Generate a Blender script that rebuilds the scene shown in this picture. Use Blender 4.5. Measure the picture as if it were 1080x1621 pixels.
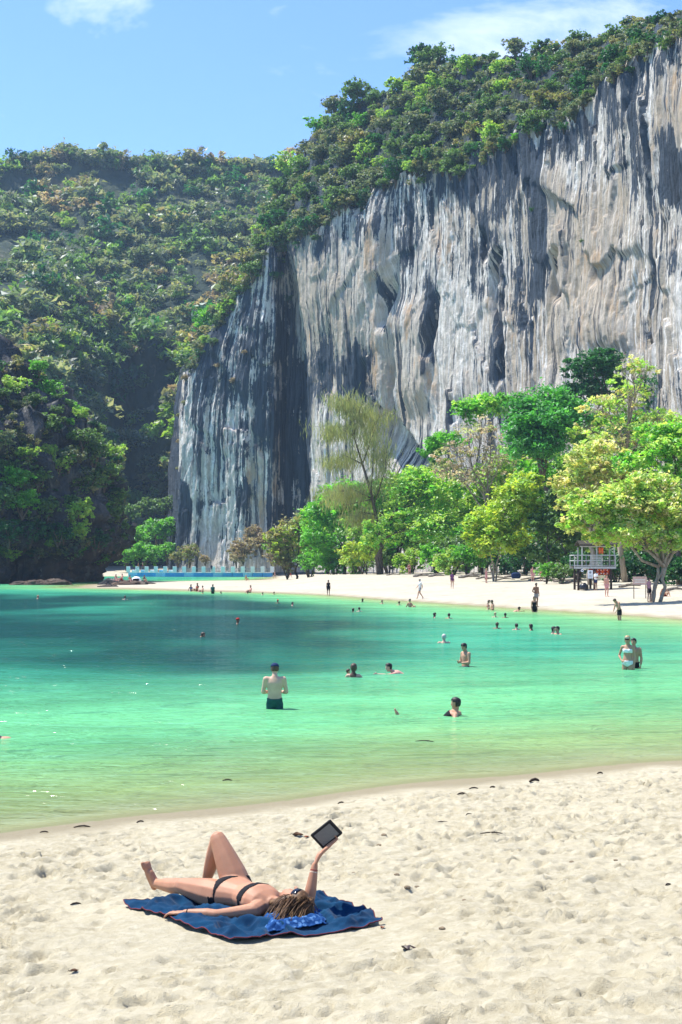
import bpy, bmesh, math, random
import numpy as np
from mathutils import Vector, Matrix

# ------------------------------------------------------------------ scene, camera, light
for o in list(bpy.data.objects):
    bpy.data.objects.remove(o)
SC = bpy.context.scene
COL = SC.collection
F, CX, CY, YH, HC = 2342.0, 540.0, 810.5, 893.0, 3.2     # focal length in photo pixels, centre, horizon row, eye height
PITCH = math.atan((YH - CY) / F)
cam_d = bpy.data.cameras.new('camera')
cam = bpy.data.objects.new('camera', cam_d); COL.objects.link(cam)
cam.location = (0, 0, HC)
cam.rotation_euler = (math.pi / 2 + PITCH, 0, 0)
cam_d.sensor_fit = 'VERTICAL'; cam_d.sensor_height = 36.0
cam_d.lens = 36.0 * F / 1621.0
cam_d.clip_start = 0.1; cam_d.clip_end = 6000
SC.camera = cam
SC.view_settings.view_transform = 'Standard'
SC.view_settings.look = 'None'
SC.view_settings.exposure = 1.05
SC.view_settings.gamma = 1.0
SC.view_settings.use_curve_mapping = False
SC.cycles.use_denoising = True
SC.cycles.denoising_prefilter = 'ACCURATE'
SC.cycles.max_bounces = 8
SC.cycles.transparent_max_bounces = 12
SC.cycles.volume_bounces = 0
SC.cycles.caustics_reflective = False
SC.cycles.caustics_refractive = False

SUN_EL = math.radians(63)
SUN_AZ = math.radians(-63)          # from +Y (into the picture), negative to the left
S = Vector((math.cos(SUN_EL) * math.sin(SUN_AZ), math.cos(SUN_EL) * math.cos(SUN_AZ), math.sin(SUN_EL)))
sun_d = bpy.data.lights.new('sun', 'SUN'); sun_d.energy = 4.4; sun_d.angle = math.radians(0.53)
sun_d.color = (1.0, 0.95, 0.86)
sun = bpy.data.objects.new('sun', sun_d); COL.objects.link(sun)
sun.rotation_euler = S.to_track_quat('Z', 'Y').to_euler(); sun.location = (0, 0, 300)

W = bpy.data.worlds.new('World'); SC.world = W; W.use_nodes = True
wn, wl = W.node_tree.nodes, W.node_tree.links
wn.clear()
w_out = wn.new('ShaderNodeOutputWorld'); w_bg = wn.new('ShaderNodeBackground')
w_sky = wn.new('ShaderNodeTexSky'); w_sky.sky_type = 'NISHITA'; w_sky.sun_disc = False
w_sky.sun_elevation = SUN_EL; w_sky.sun_rotation = SUN_AZ
w_sky.air_density = 1.0; w_sky.dust_density = 0.05; w_sky.ozone_density = 2.0; w_sky.altitude = 0
w_tc = wn.new('ShaderNodeTexCoord')
w_mp = wn.new('ShaderNodeMapping'); w_mp.inputs['Scale'].default_value = (5.6, 5.6, 13.0); w_mp.inputs['Location'].default_value = (14.633, 18.996, 12.608)
w_n1 = wn.new('ShaderNodeTexNoise'); w_n1.inputs['Scale'].default_value = 1.0; w_n1.inputs['Detail'].default_value = 8; w_n1.inputs['Roughness'].default_value = 0.6
w_n1.inputs['Distortion'].default_value = 0.5
w_rp = wn.new('ShaderNodeMapRange'); w_rp.inputs['From Min'].default_value = 0.55; w_rp.inputs['From Max'].default_value = 0.78
w_rp.inputs['To Max'].default_value = 0.75
w_mx = wn.new('ShaderNodeMix'); w_mx.data_type = 'RGBA'
w_mx.inputs[7].default_value = (6.6, 7.0, 7.6, 1)
wl.new(w_tc.outputs['Generated'], w_mp.inputs['Vector']); wl.new(w_mp.outputs[0], w_n1.inputs['Vector'])
wl.new(w_n1.outputs['Fac'], w_rp.inputs['Value']); wl.new(w_rp.outputs[0], w_mx.inputs[0])
w_tint = wn.new('ShaderNodeMix'); w_tint.data_type = 'RGBA'; w_tint.blend_type = 'MULTIPLY'; w_tint.inputs[0].default_value = 1.0
w_tint.inputs[7].default_value = (0.68, 0.83, 1.12, 1)
wl.new(w_sky.outputs[0], w_tint.inputs[6]); wl.new(w_tint.outputs[2], w_mx.inputs[6]); wl.new(w_mx.outputs[2], w_bg.inputs['Color'])
w_bg.inputs['Strength'].default_value = 0.115
wl.new(w_bg.outputs[0], w_out.inputs[0])

# ------------------------------------------------------------------ geometry helpers
cP, sP = math.cos(PITCH), math.sin(PITCH)
def ray(px, py):
    px = np.asarray(px, float); py = np.asarray(py, float)
    u = (px - CX) / F; v = (CY - py) / F
    return u, cP - v * sP, sP + v * cP
def at(px, py, Y):
    """world point on the photo ray (px,py) at distance Y in front of the camera"""
    dx, dy, dz = ray(px, py); t = np.asarray(Y, float) / dy
    return np.stack(np.broadcast_arrays(dx * t, np.asarray(Y, float) + 0 * t, HC + dz * t), -1)
def on_plane(px, py, z=0.0):
    dx, dy, dz = ray(px, py); t = (z - HC) / dz
    return np.array([dx * t, dy * t, z + 0 * t])

_rng = np.random.RandomState(7)
_perm = _rng.permutation(256); _perm = np.concatenate([_perm, _perm, _perm])
_grad = _rng.normal(size=(256, 3)); _grad /= np.linalg.norm(_grad, axis=1)[:, None]
def perlin(p):
    p = np.asarray(p, float); i = np.floor(p).astype(int); f = p - i; i &= 255
    u = f * f * f * (f * (f * 6 - 15) + 10); out = 0
    for dx in (0, 1):
        for dy in (0, 1):
            for dz in (0, 1):
                h = _perm[_perm[_perm[i[..., 0] + dx] + i[..., 1] + dy] + i[..., 2] + dz]
                g = _grad[h]
                n = g[..., 0] * (f[..., 0] - dx) + g[..., 1] * (f[..., 1] - dy) + g[..., 2] * (f[..., 2] - dz)
                w = (u[..., 0] if dx else 1 - u[..., 0]) * (u[..., 1] if dy else 1 - u[..., 1]) * (u[..., 2] if dz else 1 - u[..., 2])
                out = out + n * w
    return out * 1.5
def fbm(p, oct=4, gain=0.5, lac=2.03):
    p = np.asarray(p, float); a = 1; s = 0
    for k in range(oct):
        s = s + a * perlin(p + 17.3 * k); p = p * lac; a *= gain
    return s
def ridged(p, oct=4, gain=0.5):
    p = np.asarray(p, float); a = 1; s = 0
    for k in range(oct):
        s = s + a * (1 - 2 * np.abs(perlin(p + 9.1 * k))); p = p * 2.1; a *= gain
    return s
def stack3(a, b, c):
    return np.stack(np.broadcast_arrays(np.asarray(a, float), np.asarray(b, float), np.asarray(c, float)), -1)
def sstep(a, b, x):
    t = np.clip((x - a) / (b - a), 0, 1); return t * t * (3 - 2 * t)

def mesh_np(name, verts, faces, attrs=None, smooth=True, uvcol=None):
    """one mesh from numpy arrays; faces is (N,3) or (N,4)"""
    me = bpy.data.meshes.new(name)
    verts = np.asarray(verts, np.float32); faces = np.asarray(faces, np.int32)
    n, k = faces.shape
    me.vertices.add(len(verts)); me.vertices.foreach_set('co', verts.ravel())
    me.loops.add(n * k); me.loops.foreach_set('vertex_index', faces.ravel())
    me.polygons.add(n)
    me.polygons.foreach_set('loop_start', np.arange(0, n * k, k, dtype=np.int32))
    try: me.polygons.foreach_set('loop_total', np.full(n, k, np.int32))
    except Exception: pass
    me.polygons.foreach_set('use_smooth', np.full(n, smooth, bool))
    for an, av in (attrs or {}).items():
        av = np.asarray(av, np.float32)
        if av.ndim == 1:
            a = me.attributes.new(an, 'FLOAT', 'POINT'); a.data.foreach_set('value', av)
        else:
            a = me.attributes.new(an, 'FLOAT_COLOR', 'POINT')
            if av.shape[1] == 3: av = np.concatenate([av, np.ones((len(av), 1), np.float32)], 1)
            a.data.foreach_set('color', av.ravel())
    me.update(calc_edges=True); me.validate(clean_customdata=False)
    return me
def grid_faces(nr, nc):
    i = np.arange(nr * nc).reshape(nr, nc)
    return np.stack([i[:-1, :-1], i[:-1, 1:], i[1:, 1:], i[1:, :-1]], -1).reshape(-1, 4)
def link(name, me, mat=None, parent=None, label=None, cat=None, group=None, kind=None):
    o = bpy.data.objects.new(name, me); COL.objects.link(o)
    if mat is not None and me is not None and not me.materials: me.materials.append(mat)
    if parent is not None: o.parent = parent
    if label: o['label'] = label
    if cat: o['category'] = cat
    if group: o['group'] = group
    if kind: o['kind'] = kind
    return o
def thing(name, label, cat, loc=(0, 0, 0), rz=0, group=None):
    o = link(name, None, label=label, cat=cat, group=group)
    o.location = loc; o.rotation_euler = (0, 0, rz); o.empty_display_size = 0.1
    return o

class MB:
    """collects simple shapes into one mesh"""
    def __init__(s): s.v = []; s.f = []; s.n = 0
    def add(s, v, f):
        v = [tuple(p) for p in v]
        s.f += [tuple(i + s.n for i in q) for q in f]; s.v += v; s.n += len(v); return s
    def box(s, c, d, rz=0, jit=0):
        x, y, z = d[0] / 2, d[1] / 2, d[2] / 2; ca, sa = math.cos(rz), math.sin(rz)
        P = []
        for a, b, e in ((-1,-1,-1),(1,-1,-1),(1,1,-1),(-1,1,-1),(-1,-1,1),(1,-1,1),(1,1,1),(-1,1,1)):
            X, Y = a * x, b * y
            P.append((c[0] + X * ca - Y * sa, c[1] + X * sa + Y * ca, c[2] + e * z))
        return s.add(P, ((0,3,2,1),(4,5,6,7),(0,1,5,4),(1,2,6,5),(2,3,7,6),(3,0,4,7)))
    def tube(s, pts, rad, seg=8, cap=True, flat=1.0):
        pts = [Vector(p) for p in pts]; n = len(pts)
        if not hasattr(rad, '__len__'): rad = [rad] * n
        rings = []; ref = None
        for i, p in enumerate(pts):
            t = (pts[min(i + 1, n - 1)] - pts[max(i - 1, 0)])
            t = t.normalized() if t.length > 1e-9 else Vector((0, 0, 1))
            if ref is None:
                ref = t.orthogonal().normalized()
            ref = (ref - t * ref.dot(t)); ref = ref.normalized() if ref.length > 1e-6 else t.orthogonal().normalized()
            b = t.cross(ref)
            rings.append([p + (ref * math.cos(2 * math.pi * k / seg) + b * flat * math.sin(2 * math.pi * k / seg)) * rad[i] for k in range(seg)])
        V = [q for r in rings for q in r]; Fs = []
        for i in range(n - 1):
            for k in range(seg):
                a, b2 = i * seg + k, i * seg + (k + 1) % seg
                Fs.append((a, b2, b2 + seg, a + seg))
        if cap:
            Fs.append(tuple(range(seg - 1, -1, -1))); Fs.append(tuple((n - 1) * seg + k for k in range(seg)))
        return s.add(V, Fs)
    def mesh(s, name, smooth=False):
        me = bpy.data.meshes.new(name); me.from_pydata(s.v, [], s.f); me.update()
        if smooth: me.polygons.foreach_set('use_smooth', [True] * len(me.polygons))
        return me
    def build(s, name, mat, parent=None, smooth=False, bevel=0, **kw):
        me = s.mesh(name, smooth)
        if bevel:
            bm = bmesh.new(); bm.from_mesh(me)
            bmesh.ops.bevel(bm, geom=bm.edges[:], offset=bevel, segments=2, affect='EDGES', profile=0.5)
            bm.to_mesh(me); bm.free()
        return link(name, me, mat, parent, **kw)

# ------------------------------------------------------------------ materials
class NT:
    def __init__(s, name):
        s.m = bpy.data.materials.new(name); s.m.use_nodes = True
        s.t = s.m.node_tree; s.t.nodes.clear(); s.out = s.t.nodes.new('ShaderNodeOutputMaterial')
    def n(s, typ, ins=None, **kw):
        nd = s.t.nodes.new('ShaderNode' + typ)
        for k, v in kw.items(): setattr(nd, k, v)
        for k, v in (ins or {}).items():
            if hasattr(v, 'is_output') or isinstance(v, bpy.types.NodeSocket): s.t.links.new(v, nd.inputs[k])
            else: nd.inputs[k].default_value = v
        return nd
    def noise(s, vec, scale, detail=4, rough=0.55, dist=0):
        nd = s.n('TexNoise', {'Scale': scale, 'Detail': detail, 'Roughness': rough, 'Distortion': dist})
        if vec is not None: s.t.links.new(vec, nd.inputs['Vector'])
        return nd.outputs['Fac']
    def mapr(s, v, a, b, c=0.0, d=1.0, smooth=True):
        nd = s.n('MapRange', {'Value': v, 'From Min': a, 'From Max': b, 'To Min': c, 'To Max': d})
        if smooth: nd.interpolation_type = 'SMOOTHSTEP'
        return nd.outputs[0]
    def mix(s, fac, a, b, mode='MIX'):
        nd = s.n('Mix', data_type='RGBA', blend_type=mode)
        for k, v in ((0, fac), (6, a), (7, b)):
            if isinstance(v, bpy.types.NodeSocket): s.t.links.new(v, nd.inputs[k])
            else: nd.inputs[k].default_value = (v if k == 0 else (tuple(v) + (1,))[:4])
        return nd.outputs[2]
    def math(s, op, a, b=0.0, c=None):
        nd = s.n('Math', operation=op)
        for k, v in ((0, a), (1, b)) + (((2, c),) if c is not None else ()):
            if isinstance(v, bpy.types.NodeSocket): s.t.links.new(v, nd.inputs[k])
            else: nd.inputs[k].default_value = v
        return nd.outputs[0]
    def attr(s, name, out='Fac'):
        return s.n('Attribute', attribute_name=name).outputs[out]
    def obj(s): return s.n('TexCoord').outputs['Object']
    def scale(s, vec, sc):
        return s.n('Mapping', {'Vector': vec, 'Scale': sc}).outputs[0]
    def bump(s, h, strength=0.5, dist=0.1, normal=None):
        nd = s.n('Bump', {'Height': h, 'Strength': strength, 'Distance': dist})
        if normal is not None: s.t.links.new(normal, nd.inputs['Normal'])
        return nd.outputs[0]
    def bsdf(s, col, rough=0.6, spec=0.3, normal=None, **kw):
        nd = s.n('BsdfPrincipled', {'Roughness': rough, 'Specular IOR Level': spec})
        if isinstance(col, bpy.types.NodeSocket): s.t.links.new(col, nd.inputs['Base Color'])
        else: nd.inputs['Base Color'].default_value = (tuple(col) + (1,))[:4]
        if normal is not None: s.t.links.new(normal, nd.inputs['Normal'])
        for k, v in kw.items(): nd.inputs[k.replace('_', ' ')].default_value = v
        return nd.outputs[0]
    def done(s, sh, vol=None):
        s.t.links.new(sh, s.out.inputs['Surface']); return s.m
_mc = {}
def plain(name, col, rough=0.6, spec=0.3, var=0.15, scale=6.0, bump=0.0, **kw):
    """a procedural paint/cloth/skin: the colour with soft uneven patches"""
    key = (name,)
    if key in _mc: return _mc[key]
    t = NT(name); v = t.obj()
    nz = t.noise(v, scale, 5)
    c = t.mix(t.mapr(nz, 0.3, 0.7), tuple(x * (1 - var) for x in col), tuple(min(1, x * (1 + var)) for x in col))
    nrm = t.bump(t.noise(v, scale * 5, 4), bump, 0.01) if bump else None
    _mc[key] = t.done(t.bsdf(c, rough, spec, nrm, **kw)); return _mc[key]
# ------------------------------------------------------------------ terrain heights
SH = [(-4.14, 18.0), (5.6, 24.4)]
sdx, sdy = 0.8357, 0.5492
def near_s(x, y):        # metres up the near beach from its waterline
    w = 0.22 * np.sin(x * 0.55 + 0.6) + 0.10 * np.sin(x * 1.7)
    return (x + 4.14) * sdy - (y - 18.0) * sdx + w
def near_z(x, y):
    s = near_s(x, y)
    return np.interp(s, [-60, -40, -20, -11, -5, 0, 2, 5, 8.3, 11, 15, 20, 60], [-3.2, -2.4, -1.15, -0.78, -0.36, 0, 0.10, 0.28, 0.5, 0.82, 1.35, 1.7, 2.2])
LAND = np.array([(-36, 199), (-28, 192), (-15.6, 175), (-7, 164), (-1.3, 153), (3.5, 136), (8.3, 121), (12, 109), (15.4, 100), (17.6, 93.7),
        (19.8, 86), (24, 70), (34, 52), (60, 36), (400, 30), (900, 400), (900, 900), (-900, 900), (-900, 395), (-90, 392), (-40, 388), (-19, 383),
        (-15, 340), (-17, 295), (-28, 281), (-38, 268), (-40, 230)], float)
def poly_sdf(x, y, P):
    x = np.asarray(x, float); y = np.asarray(y, float)
    d = np.full(x.shape, 1e9); inside = np.zeros(x.shape, bool)
    for (ax, ay), (bx, by) in zip(P, np.roll(P, -1, 0)):
        ex, ey = bx - ax, by - ay; wx, wy = x - ax, y - ay
        t = np.clip((wx * ex + wy * ey) / (ex * ex + ey * ey), 0, 1)
        d = np.minimum(d, (wx - ex * t) ** 2 + (wy - ey * t) ** 2)
        c = ((ay > y) != (by > y)) & (x < ex * (y - ay) / np.where(ey == 0, 1e-9, ey) + ax)
        inside ^= c
    return np.sqrt(d) * np.where(inside, 1, -1)
def far_z(x, y):
    s = poly_sdf(x, y, LAND)
    z = np.interp(s, [-80, -40, -20, -8, 0, 4, 10, 20, 35, 70, 200], [-5, -3.2, -1.6, -0.75, 0, 0.28, 0.55, 0.95, 1.35, 2.0, 6])
    spit = sstep(0, -12, x) * sstep(345, 290, y)
    return np.where(z > 0, z * (1 - 0.72 * spit), z)
def ground_z(x, y):
    x = np.asarray(x, float); y = np.asarray(y, float)
    return np.maximum(near_z(x, y), far_z(x, y))
def G(px, py):
    """the point of the ground (or the water bed) seen at a photo pixel"""
    z = 0.3
    for _ in range(30):
        p = on_plane(px, py, z); z = 0.5 * z + 0.5 * float(ground_z(p[0], p[1]))
    p = on_plane(px, py, z); return Vector((p[0], p[1], float(ground_z(p[0], p[1]))))
def Wp(px, py):
    p = on_plane(px, py, 0.0); return Vector((p[0], p[1], 0.0))

# ------------------------------------------------------------------ sand
def sand_material(name, near):
    t = NT(name); v = t.n('NewGeometry').outputs['Position']
    big = t.noise(v, 0.8 if near else 0.12, 5, 0.6); fine = t.noise(v, 9.0 if near else 0.9, 6, 0.7); grain = t.noise(v, 160.0 if near else 4.0, 3, 0.6)
    c = t.mix(t.mapr(big, 0.3, 0.7), (0.365, 0.322, 0.215), (0.455, 0.405, 0.28))
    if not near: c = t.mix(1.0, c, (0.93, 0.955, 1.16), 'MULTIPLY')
    c = t.mix(t.mapr(fine, 0.35, 0.75), c, (0.52, 0.475, 0.35))
    c = t.mix(t.mapr(grain, 0.56, 0.72, 0, 0.5), c, (0.27, 0.215, 0.135))
    if near:
        speck = t.mapr(t.noise(v, 34.0, 4, 0.75), 0.66, 0.72, 0, 0.7)
        c = t.mix(speck, c, (0.16, 0.12, 0.075))
    wet = t.attr('wet')
    c = t.mix(wet, c, (0.30, 0.25, 0.15))
    h = t.math('ADD', t.math('MULTIPLY', fine, 0.75), t.math('MULTIPLY', grain, 0.25))
    n = t.bump(h, 1.0, 0.045 if near else 0.25)
    rough = t.mapr(wet, 0, 1, 0.9, 0.45)
    nd = t.n('BsdfPrincipled', {'Base Color': c, 'Roughness': rough, 'Specular IOR Level': 0.2, 'Normal': n})
    return t.done(nd.outputs[0])
M_SAND_N = sand_material('dry_sand', True)
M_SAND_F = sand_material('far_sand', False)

def make_ground():
    xs = np.unique(np.concatenate([np.linspace(-1500, -120, 24), np.linspace(-120, -32, 45), np.arange(-32, 40, 1.1), np.linspace(40, 150, 55), np.linspace(150, 1500, 24)]))
    ys = np.unique(np.concatenate([np.linspace(-300, 0, 16), np.linspace(0, 60, 61), np.arange(60, 215, 1.1), np.linspace(215, 440, 150), np.linspace(440, 2500, 24)]))
    X, Y = np.meshgrid(xs, ys)
    Z = ground_z(X, Y)
    Z = Z + 0.06 * fbm(stack3(X * 0.25, Y * 0.25, 3.3), 3) * sstep(0.15, 0.8, Z) * (Y > 60)
    inn = sstep(-8, -5, X) * sstep(8, 5, X) * sstep(3.0, 4.2, Y) * sstep(26, 23.5, Y)     # stays below the modelled near sand
    Z = Z - 0.22 * inn
    wet = sstep(0.10, 0.03, Z) * sstep(-0.12, -0.03, Z)
    me = mesh_np('ground', stack3(X, Y, Z).reshape(-1, 3), grid_faces(*X.shape), {'wet': wet.ravel()})
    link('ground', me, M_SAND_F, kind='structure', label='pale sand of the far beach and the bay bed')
make_ground()

def make_near_sand():
    st = 0.0295
    xs = np.arange(-6.3, 6.3, st); ys = np.arange(4.4, 25.2, st * 1.12)
    X, Y = np.meshgrid(xs, ys)
    s = near_s(X, Y); Z = near_z(X, Y)
    dry = sstep(0.5, 2.0, s)
    H = np.zeros_like(Z)
    H += 0.04 * fbm(stack3(X * 0.7, Y * 0.7, 0.0), 3) + 0.018 * fbm(stack3(X * 2.2, Y * 1.9, 5.0), 3) + 0.012 * fbm(stack3(X * 6, Y * 6, 1.0), 3)
    r = np.random.RandomState(11)
    warp = fbm(stack3(X * 9, Y * 9, 6.0), 3)
    for k in range(5200):                     # footprints and scuffs, each with a raised rim
        cx, cy = r.uniform(-6.3, 6.3), r.uniform(4.4, 24)
        a = r.uniform(0, math.pi); L = r.uniform(0.06, 0.17); Wd = L * r.uniform(0.35, 0.6); dp = r.uniform(0.022, 0.062)
        if r.rand() < 0.35: L *= 0.5; Wd *= 0.6; dp *= 0.55
        i0 = int((cx - 0.4 + 6.3) / st); i1 = int((cx + 0.4 + 6.3) / st); j0 = int((cy - 0.4 - 4.4) / (st * 1.12)); j1 = int((cy + 0.4 - 4.4) / (st * 1.12))
        i0, j0 = max(i0, 0), max(j0, 0)
        if i1 <= i0 or j1 <= j0: continue
        xx = X[j0:j1, i0:i1] - cx; yy = Y[j0:j1, i0:i1] - cy
        p = (xx * math.cos(a) + yy * math.sin(a)) / L; q = (-xx * math.sin(a) + yy * math.cos(a)) / Wd
        rr = (p * p + q * q) * np.clip(1 + 0.9 * warp[j0:j1, i0:i1], .3, 3)
        H[j0:j1, i0:i1] += -dp * np.exp(-rr ** 2.6) + 0.5 * dp * np.exp(-((np.sqrt(rr) - 1.35) / 0.26) ** 2) * (0.6 + 0.5 * np.sin(3 * np.arctan2(q, p) + k))
    H += 0.015 * fbm(stack3(X * 11, Y * 11, 2.0), 3, 0.6) + 0.022 * np.clip(fbm(stack3(X * 8, Y * 8, 12.0), 3, 0.6) - 0.30, 0, 0.6)
    H += 0.02 * np.clip(fbm(stack3(X * 3.5, Y * 3.5, 8.0), 3) - 0.35, 0, 1)
    wx, wy = X + 0.70, Y - 11.45                                   # trampled flatter under the towel
    flat = np.exp(-((wx / 1.3) ** 4 + (wy / 1.15) ** 4))
    H *= (1 - 0.75 * flat)
    Z = Z + H * (0.03 + 0.97 * dry)
    Z = Z * (1 - flat) + flat * (0.45 + 0.35 * (Z - 0.45) * 0 + 0.35 * H)
    wet = sstep(1.1, 0.35, s + 0.25 * fbm(stack3(X * 0.9, Y * 0.9, 4.0), 3)) * sstep(-0.9, -0.1, s)
    me = mesh_np('beach_sand', stack3(X, Y, Z).reshape(-1, 3), grid_faces(*X.shape), {'wet': wet.ravel()})
    link('beach_sand', me, M_SAND_N, kind='structure', label='trampled pale sand of the near beach')
    return xs, ys, Z
NS_X, NS_Y, NS_Z = make_near_sand()
def sand_h(x, y):
    i = min(max((x - NS_X[0]) / (NS_X[1] - NS_X[0]), 0), len(NS_X) - 2); j = min(max((y - NS_Y[0]) / (NS_Y[1] - NS_Y[0]), 0), len(NS_Y) - 2)
    a, b = int(i), int(j); u, v = i - a, j - b
    return float((NS_Z[b, a] * (1 - u) + NS_Z[b, a + 1] * u) * (1 - v) + (NS_Z[b + 1, a] * (1 - u) + NS_Z[b + 1, a + 1] * u) * v)

# ------------------------------------------------------------------ water
def make_water():
    xs = np.unique(np.concatenate([np.linspace(-1500, -100, 20), np.linspace(-100, -34, 34), np.arange(-34, 34, 0.95), np.linspace(34, 60, 10)]))
    ys = np.unique(np.concatenate([np.linspace(-60, 15, 12), np.arange(15, 36, 0.35), np.arange(36, 205, 1.1), np.linspace(205, 400, 80)]))
    X, Y = np.meshgrid(xs, ys)
    D = -ground_z(X, Y)
    D = D + 0.10 * fbm(stack3(X * 0.08, Y * 0.05, 1.0), 3) * sstep(0.5, 1.5, D)
    # mask of the darker teal area across the left of the bay
    px = X / np.maximum(Y, 1) * F + CX
    deep = sstep(5, -3, X - 0.045 * (Y - 45) + 2.5 * fbm(stack3(X * 0.15, Y * 0.08, 4.0), 3)) * sstep(36, 50, Y + 4 * fbm(stack3(X * 0.1, Y * 0.06, 2.0), 3)) * sstep(172, 150, Y)
    deep = deep * np.clip(0.95 + 0.8 * fbm(stack3(X * 0.09, Y * 0.035, 7.0), 3), 0, 1) * sstep(0.6, 1.3, D)
    me = mesh_np('sea_water', stack3(X, Y, 0 * X).reshape(-1, 3), grid_faces(*X.shape), {'depth': np.clip(D, 0, 9).ravel(), 'dark_zone': np.clip(deep, 0, 1).ravel()})
    t = NT('sea_water'); v = t.n('NewGeometry').outputs['Position']
    d = t.attr('depth'); wd = t.attr('dark_zone')
    c = t.mix(t.mapr(d, 0.03, 0.6), (0.37, 0.54, 0.20), (0.14, 0.46, 0.20))
    c = t.mix(t.mapr(d, 0.6, 1.5), c, (0.045, 0.32, 0.19))
    c = t.mix(t.mapr(d, 1.6, 3.2, 0, 0.8), c, (0.022, 0.235, 0.165))
    patch = t.mapr(t.noise(t.scale(v, (0.12, 0.22, 1)), 1.0, 5, 0.6), 0.35, 0.65, 0.78, 1.12)
    c = t.mix(1.0, c, t.n('CombineColor', {'Red': patch, 'Green': patch, 'Blue': patch}).outputs[0], 'MULTIPLY')
    c = t.mix(t.math('MULTIPLY', wd, 0.93), c, (0.003, 0.042, 0.038))
    op = t.math('SUBTRACT', 1.0, t.math('POWER', 2.718, t.math('MULTIPLY', d, -4.6)))
    # ripples: three sizes, long in x
    r1 = t.noise(t.scale(v, (0.24, 0.80, 1)), 1.0, 3, 0.55, 0.7)
    r2 = t.noise(t.scale(v, (0.9, 2.6, 1)), 1.0, 3, 0.6, 0.8)
    r3 = t.noise(t.scale(v, (0.06, 0.24, 1)), 1.0, 3, 0.55, 0.5)
    h = t.math('ADD', t.math('MULTIPLY', r1, 0.30), t.math('ADD', t.math('MULTIPLY', r2, 0.15), t.math('MULTIPLY', r3, 0.34)))
    n = t.bump(h, 1.0, 1.0)
    body = t.n('BsdfDiffuse', {'Color': c, 'Normal': t.bump(h, 1.0, 2.2)}).outputs[0]
    clear = t.n('BsdfTransparent', {'Color': (0.90, 0.97, 0.88, 1)}).outputs[0]
    base = t.n('MixShader', {0: op, 1: clear, 2: body}).outputs[0]
    gl = t.n('BsdfGlossy', {'Color': (1, 1, 1, 1), 'Roughness': 0.11, 'Normal': n}).outputs[0]
    fr = t.n('Fresnel', {'IOR': 1.33, 'Normal': n}).outputs[0]
    edge = t.mapr(d, 0.0, 0.05, 0.0, 1.0)
    fac = t.math('MULTIPLY', t.math('MULTIPLY', fr, 0.58), edge)
    sh = t.n('MixShader', {0: fac, 1: base, 2: gl}).outputs[0]
    link('sea_water', me, t.done(sh), kind='structure', label='turquoise sea water of the sheltered bay')
make_water()
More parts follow.
